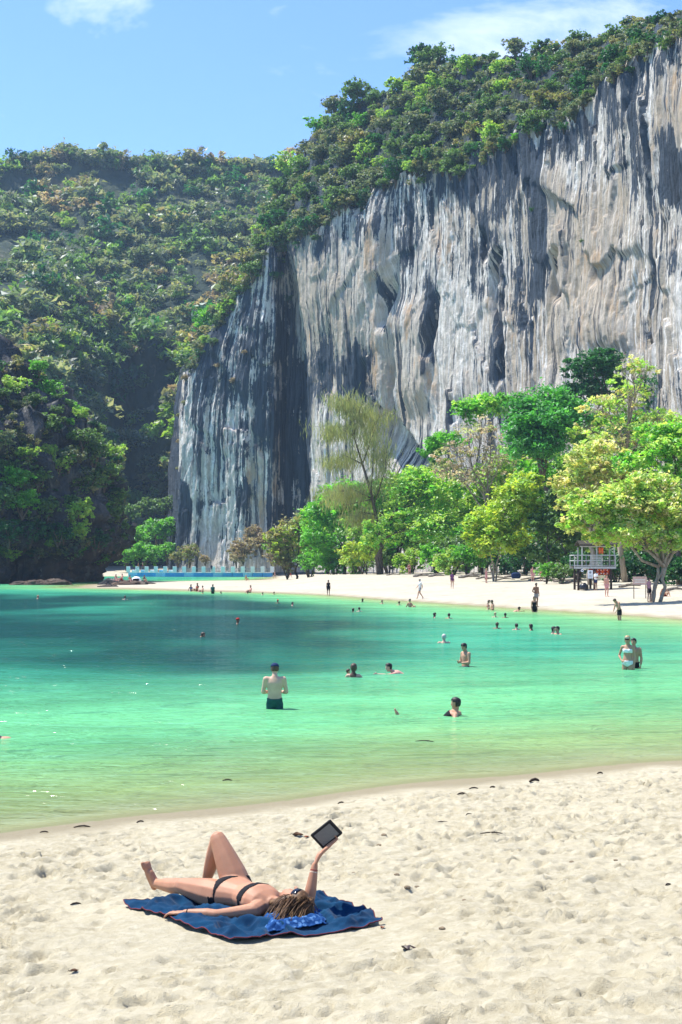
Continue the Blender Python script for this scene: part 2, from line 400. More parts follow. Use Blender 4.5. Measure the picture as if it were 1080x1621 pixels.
# ------------------------------------------------------------------ rock
def rock_material(name, streaky=True, dark=(0.018, 0.024, 0.032), pale=(0.66, 0.61, 0.535)):
    t = NT(name); pos = t.n('NewGeometry').outputs['Position']
    if streaky:
        su = t.attr('su'); z = t.n('SeparateXYZ', {0: pos}).outputs['Z']
        wob = t.noise(t.n('CombineXYZ', {0: t.math('MULTIPLY', su, 0.08), 1: t.math('MULTIPLY', z, 0.09)}).outputs[0], 1.0, 5, 0.65)
        su2 = t.math('ADD', su, t.math('MULTIPLY', wob, 1.4))
        def st(fu, fz, det, rough=0.6):
            return t.noise(t.n('CombineXYZ', {0: t.math('MULTIPLY', su2, fu), 1: t.math('MULTIPLY', z, fz)}).outputs[0], 1.0, det, rough)
        s0, s1, s2 = st(0.16, 0.010, 4), st(0.62, 0.018, 6, 0.72), st(1.9, 0.055, 6, 0.74)
        streak = t.math('ADD', t.math('MULTIPLY', s0, 0.25), t.math('ADD', t.math('MULTIPLY', s1, 0.45), t.math('MULTIPLY', s2, 0.30)))
        blot = t.noise(t.scale(pos, (0.10, 0.10, 0.085)), 1.0, 8, 0.72)
        tone = t.noise(t.scale(pos, (0.03, 0.03, 0.02)), 1.0, 4, 0.6)
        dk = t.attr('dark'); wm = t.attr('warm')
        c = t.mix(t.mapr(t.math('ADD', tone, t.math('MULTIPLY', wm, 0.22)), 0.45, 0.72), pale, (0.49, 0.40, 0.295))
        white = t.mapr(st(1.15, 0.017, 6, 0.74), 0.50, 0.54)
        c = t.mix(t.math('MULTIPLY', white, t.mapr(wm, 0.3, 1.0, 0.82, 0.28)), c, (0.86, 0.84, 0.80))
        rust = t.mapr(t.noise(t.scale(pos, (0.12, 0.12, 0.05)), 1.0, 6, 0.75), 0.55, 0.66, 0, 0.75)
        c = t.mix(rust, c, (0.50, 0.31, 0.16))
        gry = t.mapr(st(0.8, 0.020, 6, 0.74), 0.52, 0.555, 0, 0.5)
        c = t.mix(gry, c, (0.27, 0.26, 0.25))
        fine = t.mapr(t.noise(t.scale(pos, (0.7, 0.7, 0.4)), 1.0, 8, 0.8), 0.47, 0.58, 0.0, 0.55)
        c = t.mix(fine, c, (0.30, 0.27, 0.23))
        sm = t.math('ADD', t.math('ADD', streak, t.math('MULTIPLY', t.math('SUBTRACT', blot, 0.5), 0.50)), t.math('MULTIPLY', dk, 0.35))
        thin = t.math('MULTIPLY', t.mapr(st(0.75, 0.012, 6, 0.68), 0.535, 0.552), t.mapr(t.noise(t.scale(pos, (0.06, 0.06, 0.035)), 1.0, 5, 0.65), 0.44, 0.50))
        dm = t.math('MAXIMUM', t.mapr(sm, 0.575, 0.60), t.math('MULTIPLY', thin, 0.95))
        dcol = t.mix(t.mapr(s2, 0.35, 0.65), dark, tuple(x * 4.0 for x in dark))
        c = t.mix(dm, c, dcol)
        vg = t.math('MULTIPLY', t.attr('veg'), t.mapr(blot, 0.38, 0.6))
        c = t.mix(vg, c, (0.03, 0.045, 0.022))
        h = t.math('ADD', t.math('MULTIPLY', s2, 0.35), t.math('MULTIPLY', t.noise(t.scale(pos, (0.45, 0.45, 0.30)), 1.0, 9, 0.78), 1.1))
        n = t.bump(h, 0.95, 0.85)
    else:
        b1 = t.noise(t.scale(pos, (0.13, 0.13, 0.08)), 1.0, 7, 0.68); b2 = t.noise(t.scale(pos, (0.8, 0.8, 0.5)), 1.0, 6, 0.7)
        vert = t.noise(t.scale(pos, (0.6, 0.6, 0.07)), 1.0, 4, 0.6)
        c = t.mix(t.mapr(b1, 0.42, 0.66), dark, (0.09, 0.095, 0.10))
        c = t.mix(t.mapr(vert, 0.55, 0.72, 0, 0.7), c, (0.24, 0.23, 0.21))
        c = t.mix(t.mapr(b2, 0.60, 0.74, 0, 0.8), c, pale)
        lo = t.n('SeparateXYZ', {0: pos}).outputs['Z']
        tide = t.math('MULTIPLY', t.mapr(lo, 9.0, 3.0), t.mapr(b1, 0.38, 0.62, 0, 0.6))
        c = t.mix(tide, c, (0.15, 0.085, 0.045))
        n = t.bump(t.math('ADD', t.math('MULTIPLY', b2, 0.8), t.math('MULTIPLY', vert, 0.4)), 1.0, 1.2)
    return t.done(t.bsdf(c, 0.92, 0.15, n))
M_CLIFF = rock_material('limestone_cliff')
M_ROCK = rock_material('dark_shore_rock', False, (0.045, 0.046, 0.048))

CL_PX = [262, 270, 276, 285, 330, 380, 430, 452, 470, 520, 600, 680, 750, 820, 900, 1000, 1080, 1250, 1500, 1900]
CL_D  = [470, 428, 408, 401, 397, 390, 386, 390, 384, 368, 350, 330, 312, 292, 270, 245, 225, 190, 150, 105]
CL_TOP = ([240, 262, 285, 310, 345, 400, 440, 480, 520, 600, 650, 700, 740, 765, 800, 850, 900, 930, 965, 1000, 1080, 1300, 1900],
          [640, 620, 580, 520, 455, 412, 395, 366, 342, 302, 272, 268, 266, 236, 218, 208, 186, 156, 128, 92, 55, 0, -60])
CL_SKY = ([240, 262, 285, 310, 345, 390, 430, 470, 500, 545, 600, 690, 750, 830, 880, 940, 1000, 1080, 1300, 1900],
          [620, 600, 560, 500, 437, 362, 318, 262, 214, 184, 162, 122, 108, 102, 88, 78, 63, 44, -30, -90])
def box2(px, py, x0, x1, y0, y1, sx=18, sy=25):
    return sstep(x0 - sx, x0 + sx, px) * sstep(x1 + sx, x1 - sx, px) * sstep(y0 - sy, y0 + sy, py) * sstep(y1 + sy, y1 - sy, py)
def make_cliff():
    u = np.concatenate([np.linspace(262, 285, 40), np.linspace(285.5, 1085, 560), np.linspace(1090, 1900, 55)])
    nf, ns, nb = 285, 64, 8
    d0 = np.interp(u, CL_PX, CL_D)
    top = np.interp(u, *CL_TOP) + 16 * perlin(stack3(u * 0.03, 0, 0.5)) + 14 * perlin(stack3(u * 0.09, 3, 0.5)) + 8 * perlin(stack3(u * 0.25, 3, 0.5))
    sky = np.interp(u, *CL_SKY) + 5 * perlin(stack3(u * 0.05, 9, 0.5)) + 4 * perlin(stack3(u * 0.15, 4, 0.5))
    sky = np.minimum(sky, top - 8)
    PX, PY, DD, V = [], [], [], []
    for k in range(nf):
        f = k / (nf - 1.0); py = 906 + (top - 906) * f
        sh = np.interp(py, [400, 450, 550, 650, 900], [70, 60, 30, 14, 0]) * sstep(470, 285, u)
        PX.append(u + sh); PY.append(py); DD.append(d0 + 3 * f); V.append(f + 0 * u)
    for k in range(1, ns + 1):
        f = k / ns; py = top + (sky - top) * f
        sh = np.interp(py, [300, 400, 450, 550, 650, 900], [72, 70, 60, 30, 14, 0]) * sstep(470, 285, u)
        PX.append(u + sh * (1 - 0.0 * f)); PY.append(py); DD.append(d0 + 3 + 46 * f ** 1.2); V.append(1 + f + 0 * u)
    PX, PY, DD, V = map(np.array, (PX, PY, DD, V))
    P = at(PX, PY, DD)
    base = at(u, 880 + 0 * u, d0)
    su = np.concatenate([[0], np.cumsum(np.linalg.norm(np.diff(base[:, :2], axis=0), axis=1))])
    tx = np.gradient(base[:, 0]); ty = np.gradient(base[:, 1]); ln = np.hypot(tx, ty)
    k9 = np.ones(31) / 31
    nx = np.convolve(np.pad(ty / ln, 15, 'edge'), k9, 'valid'); ny = np.convolve(np.pad(-tx / ln, 15, 'edge'), k9, 'valid')
    ln = np.hypot(nx, ny); nx, ny = nx / ln, ny / ln
    sg = np.where(nx * base[:, 0] + ny * (base[:, 1]) > 0, -1, 1); nx, ny = nx * sg, ny * sg
    SU = np.broadcast_to(su, PX.shape); Z = P[..., 2]
    face = sstep(1.08, 0.95, V)
    # relief: bulges, flutes, leaning roofs
    D = 1.7 * fbm(stack3(SU * 0.022, Z * 0.016, 0.3), 3) + 0.55 * fbm(stack3(SU * 0.07, Z * 0.03, 2.3), 3)
    wob = 3 * fbm(stack3(SU * 0.06, Z * 0.06, 9.0), 3)
    D += 0.22 * fbm(stack3(SU * 0.28, Z * 0.16, 14.0), 4, 0.65)
    def slabs(w, h, amp, ph):        # broken plates with sharp edges, taller than wide
        a = (SU + 0.45 * w * fbm(stack3(SU / w * .7, Z / h * .7, ph), 3)) / w; b = (Z + 0.5 * h * fbm(stack3(SU / w * .6, Z / h * .6, ph + 5), 3)) / h + 7.3 * np.floor(a)
        i = np.floor(a).astype(int) & 255; j = np.floor(b).astype(int) & 255
        return amp * (_perm[_perm[i] + j] / 255.0 - .5 + .35 * (b - np.floor(b) - .5))
    D += slabs(7.0, 30.0, 1.1, 1.0) + slabs(2.6, 16.0, 0.35, 2.0)
    D += (0.34 * ridged(stack3((SU + wob) * 0.14, Z * 0.012, 4.0), 3) + 0.26 * ridged(stack3((SU + wob) * 0.5, Z * 0.03, 6.0), 3)) * (0.35 + 0.65 * face)
    def roof(mask, kz, ku, amp, ph=0.0):
        q = (Z * kz + SU * ku + 0.55 * fbm(stack3(SU * 0.05, Z * 0.05, 5.5 + ph), 3) + ph) % 1.0
        return mask * amp * (1 - q) * sstep(0.0, 0.12, q)
    D += roof(box2(PX, PY, 860, 1010, 265, 545, 25, 30), 0.055, 0.035, 1.3)
    D += roof(box2(PX, PY, 500, 700, 380, 520, 40, 40), 0.06, -0.04, 0.6, 0.3)
    D += roof(box2(PX, PY, 700, 860, 420, 640, 40, 40), 0.045, 0.03, 0.4, 0.6)
    D += roof(box2(PX, PY, 300, 430, 520, 700, 30, 40), 0.05, 0.05, 1.0, 0.1)
    D += roof(box2(PX, PY, 1000, 1400, 250, 520, 20, 30), 0.05, 0.02, 0.6, 0.2)
    # cave wall and its leaning roof (px 605-690)
    hang = 645 + (PX - 615) * 1.15
    cave = sstep(596, 612, PX) * sstep(694, 664, PX) * sstep(-4, 6, PY - hang) * sstep(120, 20, PY - hang)
    D -= 7.0 * cave
    smooth_wall = box2(PX, PY, 632, 690, 490, 640, 10, 30); D += smooth_wall * 2.0
    D += 3.5 * box2(PX, PY, 596, 628, 300, 660, 10, 60)
    # the deep gully between the dark pillar and the main face
    D -= 6.0 * np.exp(-((PX - (452 + (PY - 400) * 0.05)) / 14.0) ** 2) * sstep(385, 470, PY)
    D += 1.6 * fbm(stack3(SU * 0.2, Z * 0.2, 3.3), 4) * (1 - face)
    for (x0, x1, y0, y1, dep) in ((688, 696, 470, 560, 3), (620, 628, 452, 520, 3), (776, 784, 372, 408, 3), (792, 799, 400, 600, 3), (880, 890, 400, 470, 4), (940, 950, 412, 445, 4), (565, 585, 580, 640, 3)):
        wv = 5 * np.sin(PY * 0.03 + x0)
        D -= dep * box2(PX + wv, PY, x0, x1, y0, y1, 4, 15)
    back = sstep(1.0, 1.3, V)
    P[..., 0] += nx * D * (1 - 0.55 * back); P[..., 1] += ny * D * (1 - 0.55 * back)
    P[..., 2] += back * (3.0 * ridged(stack3(SU * 0.11, V * 6, 1.0), 3) * sstep(1.0, 1.5, V) * 0.6)
    # dark fields: black crusts, plus shade painted on the pillar and far right
    TX, TY = PX, PY
    PX = PX + 16 * fbm(stack3(SU * 0.10, Z * 0.03, 21.0), 4); PY = PY + 46 * fbm(stack3(SU * 0.22, Z * 0.02, 31.0), 4)
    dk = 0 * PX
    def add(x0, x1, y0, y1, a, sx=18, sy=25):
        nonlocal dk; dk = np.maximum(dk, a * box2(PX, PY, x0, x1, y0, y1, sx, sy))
    add(260, 292, 500, 910, 0.6, 6); add(300, 452, 400, 650, 0.36); add(340, 430, 640, 760, 0.22); add(430, 500, 600, 850, 0.46); add(300, 345, 640, 900, 0.12)  # pillar fields mix black crust with painted shade
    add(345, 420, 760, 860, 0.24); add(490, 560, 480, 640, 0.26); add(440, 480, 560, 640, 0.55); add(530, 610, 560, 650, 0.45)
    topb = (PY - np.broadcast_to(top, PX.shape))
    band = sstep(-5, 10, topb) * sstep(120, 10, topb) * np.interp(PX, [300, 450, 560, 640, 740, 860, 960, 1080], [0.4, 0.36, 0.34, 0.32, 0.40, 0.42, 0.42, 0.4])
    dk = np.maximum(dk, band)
    add(740, 860, 210, 310, 0.42); add(840, 868, 240, 480, 0.50, 8); add(700, 850, 300, 470, 0.20); add(960, 1080, 90, 300, 0.34); add(1000, 1060, 250, 330, 0.4); add(1040, 1300, 230, 330, 0.5, 14, 14)  # last field: shade painted below the sun patch
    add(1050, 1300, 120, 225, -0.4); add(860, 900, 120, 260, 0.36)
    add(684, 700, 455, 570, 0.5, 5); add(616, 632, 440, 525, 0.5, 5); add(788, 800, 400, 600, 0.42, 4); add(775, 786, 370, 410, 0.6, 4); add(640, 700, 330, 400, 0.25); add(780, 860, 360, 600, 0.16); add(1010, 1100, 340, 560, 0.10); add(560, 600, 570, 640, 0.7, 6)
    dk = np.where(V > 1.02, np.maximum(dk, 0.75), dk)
    dk = dk - 0.35 * box2(PX, PY, 1040, 1300, 130, 215, 12, 14) - 0.25 * box2(PX, PY, 862, 1000, 290, 550) - 0.25 * box2(PX, PY, 632, 690, 490, 650, 8, 20) - 0.2 * box2(PX, PY, 460, 620, 400, 540)  # first box lightens the far right as a painted sun patch
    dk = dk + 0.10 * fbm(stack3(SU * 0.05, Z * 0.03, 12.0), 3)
    wm = np.maximum.reduce([box2(PX, PY, 455, 640, 370, 620), box2(PX, PY, 632, 700, 480, 660, 8), box2(PX, PY, 862, 1010, 280, 560) * 0.9, box2(PX, PY, 1040, 1300, 120, 225), 0.5 * box2(PX, PY, 700, 860, 480, 660)])  # far-right box gives the painted sun patch its warm tint
    vg = sstep(0.97, 1.1, V)
    verts = P.reshape(-1, 3); nr, nc = PX.shape
    # carry the ground on behind the ridge
    last = P[-1]; extra = []
    for k in range(1, nb + 1):
        q = last.copy(); q[:, 1] += k * 22; q[:, 0] *= (1 + k * 22 / np.maximum(last[:, 1], 1)); q[:, 2] += -0.15 * k * k; extra.append(q)
    E = np.array(extra)
    verts = np.concatenate([verts, E.reshape(-1, 3)])
    def ext(a, v): return np.concatenate([a.ravel(), np.full(nb * nc, v)])
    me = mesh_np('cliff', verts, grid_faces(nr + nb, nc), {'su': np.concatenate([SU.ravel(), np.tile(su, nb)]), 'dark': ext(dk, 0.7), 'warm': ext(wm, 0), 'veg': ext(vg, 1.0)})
    link('cliff', me, M_CLIFF, kind='structure', label='tall streaked limestone cliff above the beach')
    return P, TX, TY, V
CP, CPX, CPY, CV = make_cliff()

def make_hill():
    u = np.linspace(-420, 640, 260); pys = np.concatenate([np.linspace(905, 560, 70), np.linspace(556, 225, 90)])
    sky = np.interp(u, [-420, -200, 0, 50, 100, 170, 250, 350, 420, 500, 640], [330, 300, 268, 252, 242, 250, 254, 252, 256, 250, 250])
    f = np.linspace(0, 1, 160)[:, None]
    py = 905 + (sky[None, :] - 905) * f
    PXg = np.broadcast_to(u, py.shape)
    d = np.interp(py, [225, 300, 400, 560, 700, 910], [690, 655, 600, 520, 492, 478])
    d = d + 22 * box2(PXg, py, 175, 300, 560, 830, 30, 40)
    spur = box2(PXg, py, -400, 130, 420, 900, 60, 70)
    d = d - 60 * spur
    P = at(PXg, py, d)
    D = 16 * fbm(stack3(P[..., 0] * 0.012, P[..., 2] * 0.014, 1.5), 4) + 5 * ridged(stack3(P[..., 0] * 0.05, P[..., 2] * 0.02, 0.3), 3)
    P[..., 1] += D
    E = []
    for k in range(1, 6):
        q = P[-1].copy(); q[:, 1] += 60 * k; q[:, 2] -= 2 * k * k; E.append(q)
    Pall = np.concatenate([P, np.array(E)])
    t = NT('hill_rock'); pos = t.n('NewGeometry').outputs['Position']
    b = t.noise(t.scale(pos, (0.05, 0.05, 0.03)), 1.0, 6, 0.65)
    c = t.mix(t.mapr(b, 0.40, 0.58), (0.03, 0.045, 0.035), (0.06, 0.075, 0.045))
    c = t.mix(t.mapr(t.noise(t.scale(pos, (0.16, 0.16, 0.03)), 1.0, 5, 0.6), 0.60, 0.72, 0, 0.8), c, (0.20, 0.185, 0.165))
    c = t.mix(t.mapr(t.noise(t.scale(pos, (0.02, 0.02, 0.03)), 1.0, 4, 0.6), 0.58, 0.68, 0, 0.7), c, (0.13, 0.10, 0.06))
    m = t.done(t.bsdf(c, 0.95, 0.1, t.bump(b, 1.0, 4.0)))
    me = mesh_np('hill', Pall.reshape(-1, 3), grid_faces(*Pall.shape[:2]))
    link('hill', me, m, kind='structure', label='steep wooded hillside behind the bay')
    return P, PXg, py
HP, HPX, HPY = make_hill()

def make_headland():
    """rocky head at the left end of the bay, undercut at the waterline"""
    cx, cy = -80.0, 272.0
    zz = np.array([-4, 0, 3, 7, 12, 19, 23, 29, 35, 39, 43, 46, 47]); rr = np.array([31, 33.5, 34.5, 38, 37.5, 36, 34.8, 31.5, 25, 19.5, 13, 6, 0.2])
    nv, na = 115, 330
    tv = np.linspace(0, 1, nv); z = np.interp(tv, np.linspace(0, 1, len(zz)), zz); r = np.interp(tv, np.linspace(0, 1, len(zz)), rr)
    a = np.linspace(0, 2 * math.pi, na)
    A, Zg = np.meshgrid(a, z); R = np.broadcast_to(r[:, None], A.shape)
    q = stack3(np.cos(A) * 34 * 0.06, np.sin(A) * 34 * 0.06, Zg * 0.05)
    dsp = 4.5 * fbm(q * 1.3, 5, 0.6) + 2.2 * ridged(stack3(np.cos(A) * 7, np.sin(A) * 7, Zg * 0.07), 4, 0.6) + 1.4 * fbm(stack3(np.cos(A) * 22, np.sin(A) * 22, Zg * 0.4), 4, 0.65)
    R2 = np.maximum(R + dsp * np.clip(R / 12, 0, 1) - 1.5, 0.05)
    P = stack3(cx + np.cos(A) * R2 * 1.0, cy + np.sin(A) * R2 * 1.05, Zg + 4.5 * fbm(q * 2.6 + 5, 4, 0.6) * sstep(12, 34, Zg))
    me = mesh_np('rocky_headland', P.reshape(-1, 3), grid_faces(nv, na))
    link('rocky_headland', me, M_ROCK, kind='structure', label='dark overgrown rock headland at the edge of the bay')
    return P
LP = make_headland()
# ------------------------------------------------------------------ foliage
def leaf_material(name, trans=0.5, rough=0.5):
    t = NT(name); c = t.attr('col', 'Color')
    d = t.n('BsdfDiffuse', {'Color': c}).outputs[0]
    ct = t.mix(1.0, c, (1.1, 1.12, 0.65), 'MULTIPLY')
    tr = t.n('BsdfTranslucent', {'Color': ct}).outputs[0]
    m = t.n('MixShader', {0: trans, 1: d, 2: tr}).outputs[0]
    g = t.n('BsdfGlossy', {'Color': (0.9, 0.95, 1, 1), 'Roughness': rough}).outputs[0]
    return t.done(t.n('MixShader', {0: 0.045, 1: m, 2: g}).outputs[0])
M_LEAF = leaf_material('leaves')
def bark_material(name, a, b):
    t = NT(name); v = t.obj()
    n = t.noise(t.scale(v, (6, 6, 1.2)), 1.0, 6, 0.65)
    return t.done(t.bsdf(t.mix(t.mapr(n, 0.3, 0.7), a, b), 0.9, 0.15, t.bump(n, 0.8, 0.06)))
M_BARK = bark_material('bark', (0.06, 0.045, 0.032), (0.17, 0.135, 0.10))
M_BARK_PALE = bark_material('pale_bark', (0.20, 0.16, 0.12), (0.42, 0.36, 0.28))

def unit(r, n):
    v = r.normal(size=(n, 3)); return v / np.linalg.norm(v, axis=1)[:, None]
def leaf_quads(C, size, r, up=0.5, aspect=0.55, jit=0.35, down=0.0):
    """rhombic leaves: (4N,3) verts and faces round the centres C"""
    n = len(C); size = np.broadcast_to(size, (n,)) * (1 + jit * r.uniform(-1, 1, n))
    nrm = unit(r, n); nrm[:, 2] = np.abs(nrm[:, 2]) + up; nrm /= np.linalg.norm(nrm, axis=1)[:, None]
    a = np.cross(nrm, unit(r, n)); a[:, 2] -= down; a /= np.linalg.norm(a, axis=1)[:, None] + 1e-9
    b = np.cross(nrm, a)
    L = (size * 0.62)[:, None]; Wd = (size * 0.62 * aspect)[:, None]
    fold = (size * 0.12)[:, None] * nrm
    V = np.stack([C - a * L, C + b * Wd + fold, C + a * L, C - b * Wd + fold], 1).reshape(-1, 3)
    return V, np.arange(4 * n).reshape(n, 4)
def rough_lobes(lobes, r, k=5):
    out = []
    for L in lobes:
        L = np.array(L, float); out.append(np.concatenate([L[:3], L[3:] * .80]))
        d = unit(r, k); d[:, 2] = np.abs(d[:, 2]) * .9 - .15
        for q in d: out.append(np.concatenate([L[:3] + q * L[3:] * r.uniform(.62, .98), L[3:] * r.uniform(.22, .48)]))
    return out
def crown_points(lobes, n, r, clump=0.16, per=22, fill=0.35, flat=1.0):
    """leaf centres gathered in clumps through each lobe (cx,cy,cz,rx,ry,rz), thicker near its skin; also a clump id for colouring"""
    lobes = np.asarray(lobes, float); vol = (lobes[:, 3] * lobes[:, 4] * lobes[:, 5]) ** 0.67; share = vol / vol.sum()
    out, cid, rel = [], [], []; k0 = 0
    for L, sh in zip(lobes, share):
        nc = max(3, int(n * sh / per))
        d = unit(r, nc); rad = np.where(r.rand(nc) < fill, r.uniform(0.25, 0.8, nc), r.uniform(0.78, 1.05, nc))
        d[:, 2] = np.where((d[:, 2] < -0.35) & (r.rand(nc) < 0.6), -d[:, 2], d[:, 2])
        cc = L[:3] + d * rad[:, None] * L[3:]
        m = per
        spread = r.normal(size=(nc, m, 3)) * (clump * (L[3] + L[4]) / 2) * (0.6 + 0.8 * r.rand(nc))[:, None, None]
        spread[..., 2] *= 0.6 * flat
        out.append((cc[:, None, :] + spread).reshape(-1, 3)); cid.append(np.repeat(np.arange(nc) + k0, m)); k0 += nc
    return np.concatenate(out), np.concatenate(cid)
def leaf_cols(cid, n, cols, r, var=0.16, cl_var=0.30):
    cols = np.asarray(cols, float); k = cid.max() + 1
    w = r.rand(k, 1); c = cols[r.randint(0, len(cols), k)] * (1 + cl_var * r.uniform(-1, 1, (k, 1)))
    C = c[cid] * (1 + var * r.uniform(-1, 1, (n, 1))) * (1 + 0.08 * r.uniform(-1, 1, (n, 3)))
    return np.clip(C * 1.75, 0.004, 0.9)
GREEN = [(0.085, 0.165, 0.04), (0.115, 0.20, 0.05), (0.07, 0.135, 0.036)]
BRIGHT = [(0.10, 0.30, 0.025), (0.13, 0.34, 0.03), (0.08, 0.25, 0.02)]
LIME = [(0.25, 0.40, 0.07), (0.32, 0.44, 0.09), (0.18, 0.34, 0.055)]
YELLOW = [(0.32, 0.38, 0.045), (0.27, 0.36, 0.05), (0.18, 0.30, 0.04)]
PALE = [(0.42, 0.40, 0.16), (0.34, 0.38, 0.12), (0.24, 0.33, 0.08), (0.48, 0.42, 0.22)]
OLIVE = [(0.19, 0.20, 0.07), (0.16, 0.19, 0.06), (0.22, 0.19, 0.09)]
DEEP = [(0.022, 0.10, 0.025), (0.03, 0.13, 0.03), (0.018, 0.075, 0.022)]
DRY = [(0.25, 0.19, 0.12), (0.21, 0.17, 0.11), (0.28, 0.23, 0.15)]
TWIG = [(0.36, 0.30, 0.24), (0.30, 0.26, 0.20), (0.26, 0.29, 0.13)]
DUSTY = [(0.11, 0.15, 0.075), (0.15, 0.18, 0.09), (0.08, 0.125, 0.065), (0.19, 0.20, 0.11)]

def wobble(a, b, r, k=5, amp=0.06):
    a, b = np.array(a, float), np.array(b, float); L = np.linalg.norm(b - a)
    return [tuple(a + (b - a) * t + (r.normal(size=3) * amp * L * math.sin(math.pi * t)) + np.array([0, 0, 0.10 * L * math.sin(math.pi * t)])) for t in np.linspace(0, 1, k)]
def make_tree(name, base, lobes, cols, label, cat='tree', group=None, n=4000, leaf=0.3, trunk=0.25, fork=0.35, seed=1, clump=0.16, per=22, fill=0.35,
              lean=(0, 0), bark=None, stems=1, twigs=0, up=0.5, down=0.0, aspect=0.55, flat=1.0):
    """base: world point; lobes are given relative to it, in metres"""
    r = np.random.RandomState(seed); base = Vector(base)
    t = thing(name, label, cat, base, group=group)
    P, cid = crown_points(rough_lobes([tuple(l[:3]) + tuple(v * 1.2 for v in l[3:]) for l in lobes], r), int(n * (2.1 if twigs == 0 else 1.4)), r, clump, per, fill, flat)
    V, Fc = leaf_quads(P, leaf * 1.28, r, up, aspect, 0.35, down)
    colr = leaf_cols(cid, len(P), cols, r)
    me = mesh_np('crown', V, Fc, {'col': np.repeat(colr, 4, 0)}, smooth=False)
    link('crown', me, M_LEAF, t)
    bark = bark or M_BARK
    mb = MB(); tw = MB()
    top = max(l[2] for l in lobes)
    for s in range(stems):
        ang = r.uniform(0, 6.28); off = np.array([math.cos(ang), math.sin(ang), 0]) * trunk * (1.6 if stems > 1 else 0)
        fk = np.array([lean[0], lean[1], top * fork]) + off * 3 + np.array([r.uniform(-.3, .3), r.uniform(-.3, .3), 0]) * (stems > 1) * 3
        mb.tube(wobble(off + np.array([0, 0, -0.3]), fk, r, 6, 0.04), list(np.linspace(trunk, trunk * 0.62, 6) / (1 if stems == 1 else 1.5)), 8)
        for L in lobes:
            if stems > 1 and r.rand() < 0.45: continue
            L = np.array(L); tgt = L[:3] + np.array([0, 0, L[5] * 0.2])
            pts = wobble(fk, tgt, r, 6, 0.06); mb.tube(pts, list(np.linspace(trunk * 0.5, trunk * 0.12, 6)), 6)
            for k in range(5 + twigs):
                d = unit(r, 1)[0]; d[2] = abs(d[2]) * 0.8 + 0.1
                st = pts[r.randint(2, 6)]; en = L[:3] + d * L[3:] * r.uniform(0.7, 1.0)
                (mb if k < 5 else tw).tube(wobble(st, en, r, 5, 0.09), list(np.linspace(trunk * 0.20, trunk * 0.04, 5)), 5, cap=False)
                if k >= 5:
                    for q in range(4):
                        e2 = np.array(en) + unit(r, 1)[0] * L[3:] * 0.28
                        tw.tube(wobble(np.array(st) * 0.4 + np.array(en) * 0.6, e2, r, 4, 0.1), list(np.linspace(trunk * 0.09, trunk * 0.03, 4)), 4, cap=False)
    mb.build('trunk', bark, t, smooth=True)
    if tw.v: tw.build('twigs', bark, t, smooth=True)
    return t

def bush_mesh(seed, n, cols, leaf, rx=1.0, rz=0.8, clump=0.22, lobes=5):
    """a unit shrub crown of several lobes, for the ones on ledges and slopes"""
    r = np.random.RandomState(seed)
    Ls = [(0, 0, rz * 0.6, rx * 0.7, rx * 0.7, rz * 0.6)] + [(r.uniform(-.55, .55) * rx, r.uniform(-.55, .55) * rx, rz * r.uniform(0.3, 1.0), rx * r.uniform(.3, .55), rx * r.uniform(.3, .55), rz * r.uniform(.28, .5)) for _ in range(lobes)]
    P, cid = crown_points(Ls, n, r, clump, 14, 0.3)
    V, Fc = leaf_quads(P, leaf, r, 0.5, 0.7)
    return V, Fc, leaf_cols(cid, len(P), np.array(cols) * .78, r)

